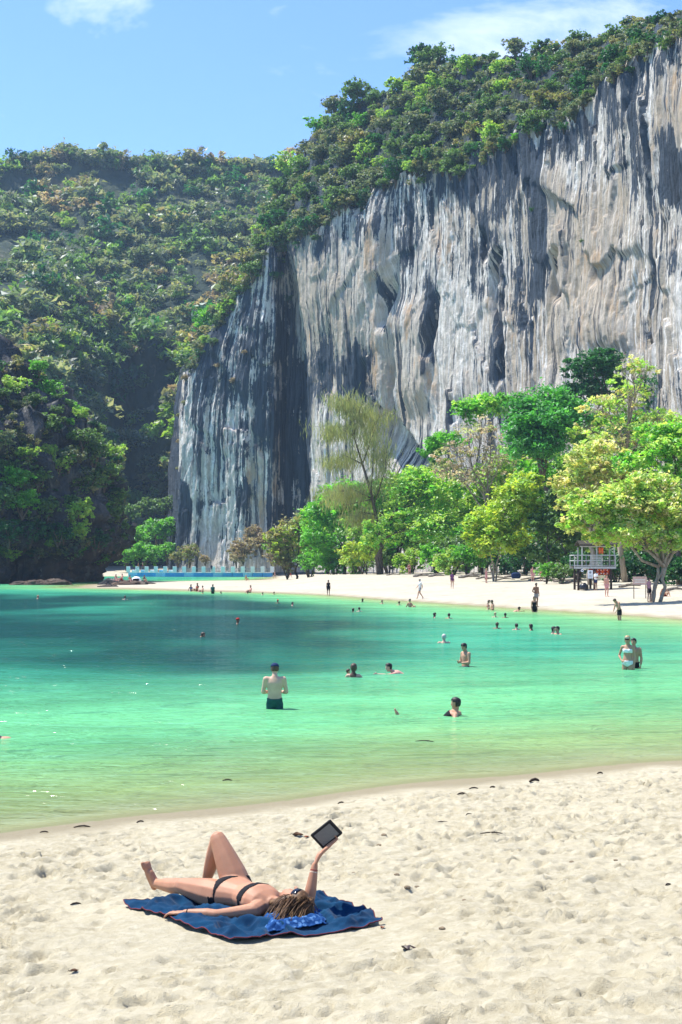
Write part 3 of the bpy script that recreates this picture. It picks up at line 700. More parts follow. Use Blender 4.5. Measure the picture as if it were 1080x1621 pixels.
# ---- the wood on the far hillside: a mass of crowns
def make_forest():
    r = np.random.RandomState(3); Vs, Fs, Cs = [], [], []; n0 = 0
    kinds = [(DUSTY, 44), (GREEN, 26), (OLIVE, 10), (DEEP, 10), (DRY, 3), (LIME, 11)]
    protos = []
    for i, (cols, w) in enumerate(kinds):
        for k in range(3):
            cc = np.array(cols) * (1.15 if cols is not LIME else 0.75)
            protos.append((w / 3.0, bush_mesh(40 + i * 7 + k, 225 if cols is not DRY else 160, cc, 0.245, lobes=6)))
    wt = np.array([p[0] for p in protos]); wt /= wt.sum()
    nr, nc = HP.shape[:2]; cnt = 0
    for tr in range(8000):
        i, j = r.randint(3, nr), r.randint(0, nc)
        if tr < 330: i = nr - 1 - tr % 3; j = 60 + int(tr * 170 / 330)
        px, py = HPX[i, j], HPY[i, j]
        if px > 560: continue
        if py > 570 and 150 < px < 300 and r.rand() < 0.72: continue       # bare dark wall of the recess
        if py > 640 and px < 120 and r.rand() < 0.5: continue
        if r.rand() < 0.3 and fbm(np.array([HP[i, j] * 0.02]), 3)[0] < -0.15: continue
        p = HP[i, j]; s = (3.2 + 7.8 * r.rand() ** 2.0) * (0.85 if py < 300 else 1.0)
        if i >= nr - 8: s *= r.uniform(0.6, 1.0)
        pr = protos[r.choice(len(protos), p=wt)][1]
        if fbm(np.array([[p[0] * .016, p[2] * .02, 3.0]]), 3)[0] > .22 and r.rand() < .45: pr = protos[12 + r.randint(3) if r.rand() < .6 else 6 + r.randint(3)][1]
        a = r.uniform(0, 6.28); ca, sa = math.cos(a), math.sin(a); V = pr[0]
        X = (V[:, 0] * ca - V[:, 1] * sa) * s; Y = (V[:, 0] * sa + V[:, 1] * ca) * s; Z = V[:, 2] * s * r.uniform(0.85, 1.35)
        keep = np.arange(len(V)) % 4 != 3
        X, Y, Z = X[keep], Y[keep], Z[keep]
        Vs.append(np.stack([X + p[0], Y + p[1] - 0.25 * s, Z + p[2] - 0.35 * s], 1)); Fs.append(np.arange(len(X)).reshape(-1, 3) + n0); n0 += len(X)
        Cs.append(np.repeat(pr[2], 3, 0) * r.uniform(0.75, 1.3)); cnt += 1
        if cnt > 1950: break
    me = mesh_np('hillside_forest', np.concatenate(Vs), np.concatenate(Fs), {'col': np.concatenate(Cs)}, smooth=False)
    link('hillside_forest', me, M_LEAF, kind='stuff', label='dense dry-season forest covering the far hillside', cat='forest')
make_forest()

# ---- shrubs and small trees, single ones, on the cliff and the headland
SHRUBS = {}
def shrub_proto(kind, v):
    key = (kind, v)
    if key not in SHRUBS:
        cols = {'green': GREEN, 'lime': LIME, 'deep': DEEP, 'dusty': DUSTY, 'dry': DRY, 'olive': OLIVE, 'bright': BRIGHT}[kind]
        V, Fc, C = bush_mesh(100 + v * 13 + len(kind), 2000, cols, 0.105, lobes=11, clump=0.13)
        crown = mesh_np('crown', V, Fc, {'col': np.repeat(C, 4, 0)}, smooth=False); crown.materials.append(M_LEAF)
        r = np.random.RandomState(v); mb = MB()
        for k in range(5):
            e = (r.uniform(-.5, .5), r.uniform(-.5, .5), r.uniform(.5, .9)); mb.tube(wobble((0, 0, -0.35), e, r, 4, 0.06), [0.05, 0.04, 0.03, 0.012], 5)
        tk = mb.mesh('trunk', True); tk.materials.append(M_BARK)
        SHRUBS[key] = (crown, tk)
    return SHRUBS[key]
def put_shrub(p, s, kind, v, rz, label, group, sz=1.0, name='shrub'):
    cr, tk = shrub_proto(kind, v)
    t = thing(name, label, name, p, rz, group); t.scale = (s, s, s * sz)
    link('crown', cr, None, t); link('trunk', tk, None, t)
LOOK = {'green': 'mid-green rounded', 'lime': 'pale lime-green', 'deep': 'dark green dense', 'dusty': 'dusty grey-green', 'dry': 'dry brown leafless-looking', 'olive': 'olive-brown', 'bright': 'bright fresh green'}
def shrub_label(kind, sc, place):
    return f"{'large' if sc > 3.1 else 'small' if sc < 2.2 else 'medium'} {LOOK[kind]} shrub {place}"
def scatter_shrubs():
    r = np.random.RandomState(23)
    nr, nc = CPX.shape
    # slope above the wall: picked so that they spread evenly over it
    ok = np.argwhere((CV > 1.01) & (CPX > 300) & (CPX < 1100))
    taken = []; cnt = 0
    for i, j in ok[r.permutation(len(ok))]:
        px, py = CPX[i, j], CPY[i, j]
        gap = 22 if px < 760 else 20
        if any((px - a) ** 2 + (py - b) ** 2 < gap * gap for a, b in taken): continue
        bare = fbm(np.array([[px * 0.013, py * 0.013, 2.0]]), 3)[0]
        if px > 800 and bare < -0.45: continue
        taken.append((px, py)); p = CP[i, j]; d = p[1]
        s = r.uniform(13, 29) / F * d * (1.2 if px < 700 else 1.0)
        w = r.rand()
        kind = 'green' if w < .30 else 'lime' if w < .38 else 'dusty' if w < .72 else 'deep' if w < .88 else 'olive' if w < .97 else 'bright'
        if px > 800 and kind == 'lime' and r.rand() < .5: kind = 'deep'
        place = 'above the dark pillar' if px < 500 else 'on the cliff top shoulder' if px < 760 else 'on the broken cliff top rock'
        put_shrub((p[0], p[1] - 0.2 * s, p[2] - 0.15 * s), s, kind, r.randint(3), r.uniform(0, 6.28), shrub_label(kind, s, place + (' on the skyline' if CV[i, j] > 1.85 else '')), f'{kind} shrubs {place}', r.uniform(.85, 1.25))
        cnt += 1
        if cnt >= 172: break
    # along the brink, hanging over the wall
    top_row = np.argmin(np.abs(CV[:, 0] - 0.985))
    for j in range(60, nc - 40, 12):
        px, py = CPX[top_row, j], CPY[top_row, j]
        if px > 1095: break
        if r.rand() < 0.25: continue
        p = CP[top_row, j]; s = r.uniform(10, 24) / F * p[1]; kind = ('green', 'dusty', 'deep', 'dusty', 'olive')[r.randint(5)]
        put_shrub((p[0] - 0.2 * s, p[1] - 0.35 * s, p[2] + r.uniform(-0.7, 0.5) * s), s, kind, r.randint(3), r.uniform(0, 6.28), shrub_label(kind, s, 'hanging over the brink of the cliff wall'), f'{kind} shrubs along the brink')
    # ledges on the wall
    for px, py, s, kind in [(330, 470, 22, 'lime'), (345, 430, 20, 'lime'), (340, 510, 16, 'green'), (325, 540, 14, 'lime'), (355, 455, 16, 'green'), (310, 545, 13, 'olive'), (343, 545, 12, 'green'), (300, 600, 9, 'dry'), (296, 640, 8, 'olive'), (375, 605, 8, 'dry'), (352, 582, 8, 'dry'),
            (438, 440, 12, 'deep'), (452, 470, 10, 'deep'), (470, 345, 20, 'deep'), (395, 560, 6, 'dry'), (505, 790, 9, 'dry'), (480, 775, 8, 'dry'), (283, 745, 10, 'olive'), (285, 700, 7, 'dry'), (288, 660, 7, 'olive'), (812, 232, 12, 'green'), (828, 222, 12, 'bright'), (850, 335, 7, 'deep'), (600, 285, 22, 'dusty'), (560, 300, 22, 'green'), (530, 320, 20, 'dusty'), (640, 255, 20, 'deep'), (695, 240, 18, 'dusty'), (735, 262, 18, 'dusty'), (715, 270, 18, 'green'), (690, 265, 18, 'dusty'), (665, 272, 18, 'green'), (760, 240, 14, 'deep'), (790, 228, 14, 'dusty'), (845, 212, 14, 'green'), (880, 200, 14, 'dusty'), (905, 185, 13, 'green'), (940, 385, 6, 'green')]:
        k = np.argmin((CPX - px) ** 2 + (CPY - py) ** 2 + (CV > 1.05) * 1e6); p = CP.reshape(-1, 3)[k]; sc = s / F * p[1]
        put_shrub((p[0], p[1] - 0.4 * sc, p[2] - 0.3 * sc), sc, kind, r.randint(3), r.uniform(0, 6.28), shrub_label(kind, sc, 'clinging to a ledge of the ' + ('dark pillar' if px < 460 else 'streaked cliff face')), f'{kind} shrubs on cliff ledges')
    # headland
    q = LP.reshape(-1, 3); qx = (q[:, 0] / q[:, 1]) * F + CX; qy = YH - (q[:, 2] - HC) / q[:, 1] * F
    front = (q[:, 1] < 275)
    for px, py, s, kind in [(20, 620, 26, 'lime'), (45, 600, 22, 'bright'), (70, 625, 26, 'bright'), (68, 585, 18, 'bright'), (25, 650, 18, 'dusty'), (55, 640, 20, 'green'), (85, 680, 26, 'green'), (120, 660, 20, 'bright'), (105, 640, 12, 'green'), (130, 700, 28, 'green'), (150, 725, 34, 'green'), (165, 760, 34, 'green'), (140, 770, 36, 'green'),
            (110, 735, 28, 'dusty'), (90, 745, 24, 'lime'), (60, 760, 28, 'green'), (30, 770, 32, 'bright'), (10, 745, 26, 'green'), (5, 790, 30, 'green'), (40, 800, 32, 'bright'), (75, 805, 26, 'green'), (120, 815, 30, 'lime'), (125, 845, 24, 'lime'), (160, 820, 34, 'green'), (180, 800, 28, 'green'), (178, 840, 28, 'green'), (150, 860, 28, 'deep'), (90, 850, 26, 'deep'), (50, 850, 28, 'deep'), (15, 850, 30, 'deep'), (60, 880, 18, 'dusty'), (120, 880, 18, 'deep'),
            (0, 700, 22, 'dusty'), (40, 705, 18, 'olive'), (150, 685, 20, 'green'), (178, 720, 22, 'lime'), (190, 735, 18, 'olive'), (10, 580, 14, 'green'), (95, 605, 12, 'deep'), (0, 875, 18, 'green')]:
        k = np.argmin(np.where(front, (qx - px) ** 2 + (qy - py) ** 2, 1e9)); p = q[k]; sc = s / F * p[1] * 1.1
        put_shrub((p[0], p[1] - 0.45 * sc, p[2] - 0.3 * sc), sc, kind, r.randint(3), r.uniform(0, 6.28), shrub_label(kind, sc, 'on the dark rock headland'), f'{kind} shrubs on the headland')
    idx = np.where(front & (qx > -40) & (qx < 205) & (qy > 590) & (qy < 890))[0]; used = []
    for k in r.permutation(idx):
        if any((qx[k] - a) ** 2 + (qy[k] - b) ** 2 < 19 ** 2 for a, b in used): continue
        used.append((qx[k], qy[k]))
        if len(used) > 34: break
        if r.rand() < 0.18: continue
        p = q[k]; sc = r.uniform(13, 24) / F * p[1]; kind = ('green', 'dusty', 'bright', 'green', 'lime', 'bright')[r.randint(6)]
        put_shrub((p[0], p[1] - 0.2 * sc, p[2] - 0.4 * sc), sc, kind, r.randint(3), r.uniform(0, 6.28), shrub_label(kind, sc, 'on the dark rock headland' if qy[k] < 800 else 'low on the headland above the undercut'), f'{kind} shrubs on the headland')
    # bank behind the floating walkway
    for px, py, s, kind, d, lab in [(215, 850, 34, 'bright', 425, 'bank'), (250, 840, 36, 'bright', 420, 'bank'), (235, 805, 30, 'green', 440, 'bank'), (262, 800, 24, 'green', 445, 'bank'), (205, 815, 26, 'green', 430, 'bank'), (230, 875, 30, 'bright', 410, 'bank'), (265, 872, 24, 'bright', 408, 'bank'), (200, 880, 24, 'bright', 408, 'bank'),
            (300, 876, 24, 'olive', 392, 'foot'), (282, 882, 16, 'olive', 394, 'foot'), (325, 884, 12, 'dry', 388, 'foot'), (385, 866, 28, 'dry', 382, 'foot'), (415, 858, 26, 'dry', 378, 'foot'), (400, 842, 20, 'dry', 384, 'foot'), (375, 882, 18, 'dry', 378, 'foot'), (430, 878, 18, 'dry', 372, 'foot')]:
        p = at(px, py + s * 0.6, d); sc = s / F * d
        put_shrub(tuple(p), sc, kind, r.randint(3), r.uniform(0, 6.28), f'{LOOK[kind]} shrub ' + ('on the bank behind the floating walkway' if lab == 'bank' else 'at the foot of the streaked pillar'), f'{kind} shrubs near the floating walkway', 1.1)
scatter_shrubs()
def undergrowth(name, label, pts, sizes, seed, cols):
    """low growth nobody could count, between the single shrubs"""
    r = np.random.RandomState(seed); Vs, Cs = [], []
    protos = [bush_mesh(300 + seed + k, 84, np.array(c) * .9, 0.29, lobes=4) for k, c in enumerate(cols)]
    for p, s in zip(pts, sizes):
        V, Fc, C = protos[r.randint(len(protos))]; a = r.uniform(0, 6.28); ca, sa = math.cos(a), math.sin(a)
        keep = np.arange(len(V)) % 4 != 3; V = V[keep]
        Vs.append(np.stack([(V[:, 0] * ca - V[:, 1] * sa) * s + p[0], (V[:, 0] * sa + V[:, 1] * ca) * s + p[1] - .2 * s, V[:, 2] * s * r.uniform(.7, 1.3) + p[2] - .35 * s], 1)); Cs.append(np.repeat(C, 3, 0) * r.uniform(.7, 1.3))
    V = np.concatenate(Vs); link(name, mesh_np(name, V, np.arange(len(V)).reshape(-1, 3), {'col': np.concatenate(Cs)}, smooth=False), M_LEAF, kind='stuff', label=label, cat='undergrowth')
def make_undergrowth():
    r = np.random.RandomState(9)
    ok = np.argwhere((CV > 0.97) & (CPX > 300) & (CPX < 1130)); ok = ok[r.permutation(len(ok))[:850]]
    pts = [CP[i, j] for i, j in ok]; undergrowth('cliff_top_undergrowth', 'low scrub covering the rocks of the cliff top', pts, [r.uniform(7, 18) / F * p[1] for p in pts], 1, [DUSTY, GREEN, DUSTY, DEEP, OLIVE])
    q = LP.reshape(-1, 3); qx = (q[:, 0] / q[:, 1]) * F + CX; qy = YH - (q[:, 2] - HC) / q[:, 1] * F
    idx = np.where((q[:, 1] < 278) & (qx > -60) & (qx < 215) & (qy > 560) & (qy < 880))[0]; idx = idx[r.permutation(len(idx))[:360]]
    undergrowth('headland_undergrowth', 'low scrub and creepers on the dark headland', [q[k] for k in idx], [r.uniform(6, 17) / F * q[k][1] for k in idx], 2, [GREEN, DEEP, DUSTY, OLIVE])
make_undergrowth()
# ------------------------------------------------------------------ trees along the far beach
TREE_D = {}
def photo_lobes(base, d, boxes):
    """lobes from photo pixels: (px, py, half-width px, half-height px, depth offset m)"""
    out = []
    for px, py, w, h, off in boxes:
        p = at(px, py, d + off); k = (d + off) / F
        out.append((p[0] - base[0], p[1] - base[1], p[2] - base[2], w * k, max(w, h) * k * 0.8, h * k))
    return out
def beach_tree(name, bx, d, boxes, cols, label, **kw):
    x = (bx - CX) / F * d; z = float(ground_z(x, d)); base = (x, d, z)
    return make_tree(name, base, photo_lobes(base, d, boxes), cols, label, **kw)

beach_tree('beach_tree', 470, 292, [(460, 855, 28, 34, 0), (440, 872, 14, 20, -2), (490, 838, 26, 30, 3), (505, 868, 26, 24, 0)], OLIVE + YELLOW[1:2], 'olive and straw-coloured tree at the cliff end of the beach', n=4200, leaf=0.42, seed=11)
beach_tree('beach_tree', 545, 274, [(510, 832, 34, 44, 0), (545, 800, 44, 40, 3), (590, 810, 40, 40, 4), (560, 850, 40, 38, -2), (620, 790, 26, 26, 5), (500, 865, 26, 26, -3)], BRIGHT, 'dense bright green tree beside the feathery pale one', n=8200, leaf=0.42, seed=12, trunk=0.35)
beach_tree('beach_tree', 600, 232, [(600, 850, 26, 26, 0), (625, 835, 30, 30, 1), (650, 800, 44, 44, 2), (690, 790, 44, 48, 4), (690, 845, 50, 34, 0), (735, 845, 30, 30, 2), (660, 760, 30, 22, 5)], LIME + BRIGHT[:1], 'broad light green tree in front of the cliff cave', n=10500, leaf=0.34, seed=13, trunk=0.40)
beach_tree('beach_tree', 580, 246, [(590, 868, 20, 22, 0), (560, 878, 24, 18, 0)], YELLOW, 'low yellowish tree at the foot of the bright green one', n=1500, leaf=0.32, seed=33, trunk=0.15)
beach_tree('beach_tree', 785, 176, [(775, 835, 32, 36, 0), (810, 800, 36, 36, 0), (830, 770, 26, 26, 2), (845, 830, 30, 34, 1), (795, 865, 34, 22, -1), (760, 860, 18, 22, 0)], YELLOW, 'yellow-leaved tree with slim pale stems above the sand', n=8200, leaf=0.28, seed=14, trunk=0.16, stems=3, bark=M_BARK_PALE)
beach_tree('beach_tree', 880, 172, [(870, 840, 30, 36, 3), (890, 800, 30, 30, 4), (860, 880, 30, 20, 2), (905, 850, 24, 30, 4)], GREEN, 'mid green tree between the yellow tree and the lookout hut', n=5200, leaf=0.28, seed=15, trunk=0.2, stems=2)
beach_tree('beach_tree', 860, 205, [(865, 680, 58, 44, 0), (830, 690, 36, 36, 0), (905, 670, 36, 40, 2), (870, 640, 44, 28, 2), (850, 715, 50, 26, -2), (835, 655, 26, 26, 0)], [(0.05, 0.21, 0.035), (0.07, 0.25, 0.04), (0.04, 0.17, 0.03)], 'large dense dark green tree rising above the others', n=9500, leaf=0.36, seed=16, trunk=0.5, fork=0.55)
beach_tree('beach_tree', 780, 222, [(765, 690, 40, 30, 0), (720, 720, 36, 26, 0), (790, 730, 44, 28, 0), (745, 760, 50, 30, 0), (700, 745, 30, 20, 0)], TWIG, 'half-bare tree with pinkish grey twigs in front of the cliff', n=1500, leaf=0.30, seed=17, trunk=0.3, twigs=11, bark=M_BARK_PALE, fill=0.5)
beach_tree('beach_tree', 760, 240, [(765, 645, 34, 20, 0), (740, 655, 24, 22, 0), (795, 640, 22, 18, 0)], BRIGHT + LIME[:1], 'bright green tree crown right under the cliff wall', n=2600, leaf=0.36, seed=18, trunk=0.3)
beach_tree('beach_tree', 710, 250, [(706, 702, 30, 18, 0), (685, 720, 18, 14, 0)], BRIGHT, 'small fresh green crown below the cave', n=1800, leaf=0.34, seed=19, trunk=0.2)
beach_tree('beach_tree', 940, 240, [(935, 590, 34, 36, 0), (965, 580, 28, 26, 0), (920, 625, 36, 22, 0), (960, 620, 34, 26, 2)], DEEP, 'tall dark green tree standing against the cliff wall', n=4800, leaf=0.38, seed=20, trunk=0.4)
beach_tree('beach_tree', 1060, 235, [(1065, 585, 36, 30, 0), (1045, 620, 34, 28, 0), (1090, 600, 36, 40, 0), (1075, 650, 40, 30, 0)], DEEP + GREEN[:1], 'dark blue-green tree at the cliff foot behind the bare tree', n=5200, leaf=0.38, seed=21, trunk=0.4)
beach_tree('beach_tree', 990, 158, [(955, 660, 40, 34, 0), (1000, 640, 40, 40, 1), (1045, 680, 40, 34, 0), (985, 700, 52, 30, -1), (930, 690, 26, 24, 0), (1005, 590, 30, 24, 0)], PALE + LIME, 'tall half-bare tree with pale branches and thin light leaves', n=2600, leaf=0.26, seed=22, trunk=0.34, twigs=9, bark=M_BARK_PALE, fork=0.6)
beach_tree('beach_tree', 1075, 142, [(1060, 720, 40, 32, 0), (1040, 690, 36, 26, 2), (1085, 760, 40, 40, 0), (1010, 740, 34, 26, 1), (1110, 700, 50, 50, 0)], LIME + BRIGHT, 'light green tree behind the leaning tree at the hut', n=5600, leaf=0.26, seed=23, trunk=0.3)
beach_tree('beach_tree', 935, 150, [(925, 745, 34, 26, 0), (960, 765, 36, 26, 0), (900, 770, 26, 24, 1), (945, 715, 34, 18, 2), (985, 790, 34, 26, 0), (915, 800, 28, 24, 0)], PALE, 'pale cream and lime tree spreading over the lookout hut', n=6200, leaf=0.25, seed=24, trunk=0.28, bark=M_BARK_PALE)
beach_tree('leaning_beach_tree', 1036, 106, [(985, 800, 50, 34, 0), (940, 815, 40, 26, -1), (1030, 780, 52, 34, 1), (1070, 815, 44, 36, 0), (1000, 845, 46, 24, -1), (905, 838, 26, 18, 0), (1060, 860, 36, 22, -1), (1100, 850, 40, 30, 0), (960, 852, 30, 14, 0), (920, 790, 22, 14, 0)], PALE + LIME[:2] + YELLOW[2:], 'wide low tree with leaning grey trunk reaching over the lookout hut', cat='tree', n=15000, leaf=0.19, seed=25, trunk=0.22, fork=0.32, bark=M_BARK_PALE, stems=3, lean=(0.4, 0), clump=0.14)
# understorey, each bush its own
UND = [(455, 893, 16, 290, 'olive'), (490, 893, 18, 285, 'bright'), (530, 893, 20, 272, 'bright'), (570, 892, 20, 262, 'lime'), (615, 890, 20, 250, 'green'), (650, 890, 20, 244, 'lime'), (690, 885, 22, 226, 'bright'), (715, 892, 22, 214, 'lime'), (740, 885, 22, 212, 'bright'), (725, 868, 22, 222, 'green'), (765, 890, 16, 216, 'green'), (800, 892, 21, 212, 'deep'), (830, 885, 25, 205, 'deep'), (865, 905, 14, 160, 'bright'), (880, 880, 29, 190, 'green'), (905, 870, 29, 186, 'green'),
       (935, 860, 33, 190, 'green'), (970, 870, 33, 186, 'green'), (1000, 880, 33, 175, 'green'), (1030, 870, 35, 170, 'green'), (1065, 880, 35, 165, 'green'), (1000, 900, 27, 160, 'deep'), (890, 907, 16, 158, 'green'), (975, 905, 21, 160, 'deep'), (1050, 908, 23, 150, 'deep'), (1085, 905, 25, 140, 'deep'), (600, 870, 24, 262, 'green'), (650, 860, 28, 258, 'lime'), (770, 860, 28, 230, 'lime'), (810, 850, 31, 226, 'green'), (560, 885, 21, 276, 'deep'), (915, 895, 21, 170, 'deep'), (1120, 880, 40, 150, 'green'), (1160, 900, 40, 130, 'green'),
       (820, 745, 34, 228, 'lime'), (770, 800, 30, 240, 'lime'), (720, 810, 36, 250, 'lime'), (860, 770, 34, 215, 'bright'), (960, 820, 38, 190, 'lime'), (1030, 830, 38, 185, 'lime'), (900, 830, 34, 200, 'lime'), (890, 740, 26, 215, 'lime'), (1020, 730, 30, 190, 'green'), (970, 740, 30, 195, 'lime'), (690, 870, 29, 246, 'green'), (740, 850, 34, 244, 'lime'), (640, 780, 30, 256, 'lime'), (600, 800, 34, 270, 'bright'), (700, 760, 30, 252, 'lime'), (780, 770, 30, 236, 'lime'), (480, 860, 26, 300, 'lime'), (520, 870, 26, 290, 'bright'), (940, 690, 30, 210, 'lime'), (1000, 690, 34, 205, 'bright'), (1060, 690, 34, 200, 'lime'), (455, 870, 24, 296, 'lime'), (500, 845, 26, 294, 'lime'), (575, 845, 28, 266, 'lime'), (630, 850, 26, 250, 'bright'), (680, 820, 30, 252, 'lime'), (760, 830, 28, 236, 'lime'), (830, 820, 28, 214, 'lime'), (870, 850, 26, 196, 'bright'), (920, 850, 28, 180, 'lime')]
def understorey():
    r = np.random.RandomState(5)
    for px, py, s, d, kind in UND:
        sc = s * 1.6 / F * d; p = at(px, py + s * 0.8, d); z = max(float(ground_z(p[0], d)), float(p[2]))
        put_shrub((p[0], d, z - 0.1), sc, kind, r.randint(3), r.uniform(0, 6.28), f"{'large' if sc > 4 else 'small' if sc < 2.6 else 'medium'} {LOOK[kind]} bush " + ('at the back edge of the far beach' if py > 862 else 'filling the gap between the beach trees'), f'{kind} bushes among the beach trees', 1.15, 'bush')
understorey()
# feathery casuarina
def casuarina():
    d = 238.0; x = (604 - CX) / F * d; base = np.array([x, d, float(ground_z(x, d))]); r = np.random.RandomState(8)
    t = thing('casuarina_tree', 'tall feathery pale tree with drooping needles on a thin dark trunk', 'tree', tuple(base))
    def L(px, py, off=0): return at(px, py, d + off) - base
    mb = MB(); mb.tube([(0, 0, -0.3), tuple(L(603, 880)), tuple(L(598, 830)), tuple(L(588, 780)), tuple(L(574, 735)), tuple(L(560, 690)), tuple(L(553, 655))], [0.34, 0.32, 0.28, 0.24, 0.17, 0.1, 0.05], 8)
    limbs = [((588, 780), (592, 700), (586, 650)), ((574, 735), (545, 720), (520, 735)), ((574, 735), (590, 690), (600, 655)), ((560, 690), (535, 675), (515, 690)), ((560, 690), (570, 650), (575, 632)), ((590, 790), (560, 775), (530, 780)), ((592, 800), (610, 745), (612, 715)), ((553, 655), (545, 640), (535, 632)), ((590, 790), (545, 800), (515, 770)), ((596, 815), (570, 810), (555, 830))]
    pts = []
    for l in limbs:
        q = [L(*a, off=r.uniform(-2.5, 2.5) * i) for i, a in enumerate(l)]; mb.tube([tuple(v) for v in q], [0.13, 0.07, 0.025], 5)
        for k in range(15):
            f = r.uniform(0.25, 1.0); s = q[0] * (1 - f) ** 2 + 2 * q[1] * f * (1 - f) + q[2] * f * f
            e = s + np.array([r.normal() * 1.5, r.normal() * 1.8, r.uniform(-0.6, 1.4)]); mb.tube([tuple(s), tuple((s + e) / 2 + [0, 0, .3]), tuple(e)], [0.035, 0.025, 0.012], 4, cap=False); pts += [s, (s + e) / 2, e, e]
    mb.build('trunk', M_BARK, t, smooth=True)
    pts = np.array(pts); n = 12000
    C = pts[r.randint(0, len(pts), n)] + r.normal(size=(n, 3)) * [0.75, 0.75, 0.6]; C[:, 2] -= r.uniform(0, 1.0, n)
    V, Fc = leaf_quads(C, 0.95, r, 0.0, 0.085, 0.4, down=2.0)
    col = np.array([(0.34, 0.38, 0.14), (0.42, 0.42, 0.18), (0.27, 0.33, 0.12)])[r.randint(0, 3, n)] * r.uniform(0.75, 1.25, (n, 1))
    link('needles', mesh_np('needles', V, Fc, {'col': np.repeat(col, 4, 0)}, smooth=False), M_LEAF, t)
casuarina()
# ------------------------------------------------------------------ people
def skin_material(name, col):
    t = NT(name); v = t.obj()
    n1 = t.noise(v, 5.0, 4); n2 = t.noise(v, 60.0, 3)
    c = t.mix(t.mapr(n1, 0.3, 0.7), tuple(x * 0.9 for x in col), tuple(min(1, x * 1.08) for x in col))
    c = t.mix(t.mapr(n2, 0.45, 0.75, 0, 0.18), c, (col[0], col[1] * 0.72, col[2] * 0.66))
    nd = t.n('BsdfPrincipled', {'Base Color': c, 'Roughness': 0.55, 'Specular IOR Level': 0.28, 'Subsurface Weight': 0.12, 'Subsurface Radius': (0.02, 0.008, 0.004), 'Normal': t.bump(n2, 0.12, 0.004)})
    nd.inputs['Subsurface Scale'].default_value = 0.5
    return t.done(nd.outputs[0])
SKIN = {'fair': skin_material('fair_skin', (0.56, 0.36, 0.26)), 'tan': skin_material('tanned_skin', (0.44, 0.25, 0.16)), 'brown': skin_material('brown_skin', (0.22, 0.12, 0.075)), 'pink': skin_material('sunburnt_skin', (0.58, 0.31, 0.24))}
HAIRM = {k: plain('hair_' + k, c, 0.55, 0.4, 0.35, 30) for k, c in {'black': (0.012, 0.010, 0.009), 'brown': (0.07, 0.042, 0.025), 'blond': (0.36, 0.26, 0.13), 'grey': (0.42, 0.40, 0.36)}.items()}
def cloth(name, col): return plain('cloth_' + name, col, 0.85, 0.15, 0.14, 14, 0.3)
CLOTH = {k: cloth(k, c) for k, c in {'black': (0.012, 0.012, 0.015), 'white': (0.75, 0.75, 0.73), 'green': (0.02, 0.085, 0.075), 'navy': (0.015, 0.03, 0.09), 'red': (0.45, 0.04, 0.03), 'orange': (0.75, 0.16, 0.02), 'purple': (0.16, 0.06, 0.16), 'blue': (0.04, 0.16, 0.45), 'pink': (0.62, 0.30, 0.32), 'grey': (0.25, 0.26, 0.27), 'yellow': (0.7, 0.5, 0.08), 'darkred': (0.22, 0.03, 0.03)}.items()}

V3 = lambda *a: np.array(a, float)
def loft(mb, pts, ra, rb, lat, seg=14):
    """closed loft with elliptic sections: ra along lat, rb across; round ends"""
    pts = [np.array(p, float) for p in pts]; n = len(pts); V = []; Fs = []
    for i, p in enumerate(pts):
        t = pts[min(i + 1, n - 1)] - pts[max(i - 1, 0)]; t /= np.linalg.norm(t) + 1e-9
        a = np.array(lat, float); a = a - t * a.dot(t); a /= np.linalg.norm(a) + 1e-9; b = np.cross(t, a)
        for k in range(seg):
            w = 2 * math.pi * k / seg; V.append(tuple(p + a * ra[i] * math.cos(w) + b * rb[i] * math.sin(w)))
    for i in range(n - 1):
        for k in range(seg):
            a, b = i * seg + k, i * seg + (k + 1) % seg; Fs.append((a, b, b + seg, a + seg))
    Fs.append(tuple(range(seg - 1, -1, -1))); Fs.append(tuple((n - 1) * seg + k for k in range(seg)))
    mb.add(V, Fs)
def limb(mb, pts, rad, flat=1.0, lat=None, seg=10):
    pts = [np.array(p, float) for p in pts]; rad = list(rad)
    d0 = pts[0] - pts[1]; d0 /= np.linalg.norm(d0) + 1e-9; d1 = pts[-1] - pts[-2]; d1 /= np.linalg.norm(d1) + 1e-9
    P = [pts[0] + d0 * rad[0] * .9, pts[0] + d0 * rad[0] * .55] + pts + [pts[-1] + d1 * rad[-1] * .55, pts[-1] + d1 * rad[-1] * .9]
    R = [rad[0] * .3, rad[0] * .82] + rad + [rad[-1] * .82, rad[-1] * .3]
    if lat is None:
        t = P[-1] - P[0]; lat = np.cross(t, V3(.3, .5, .8)); 
    loft(mb, P, R, [r * flat for r in R], lat, seg)
def bez(a, b, t): return np.array(a) * (1 - t) + np.array(b) * t
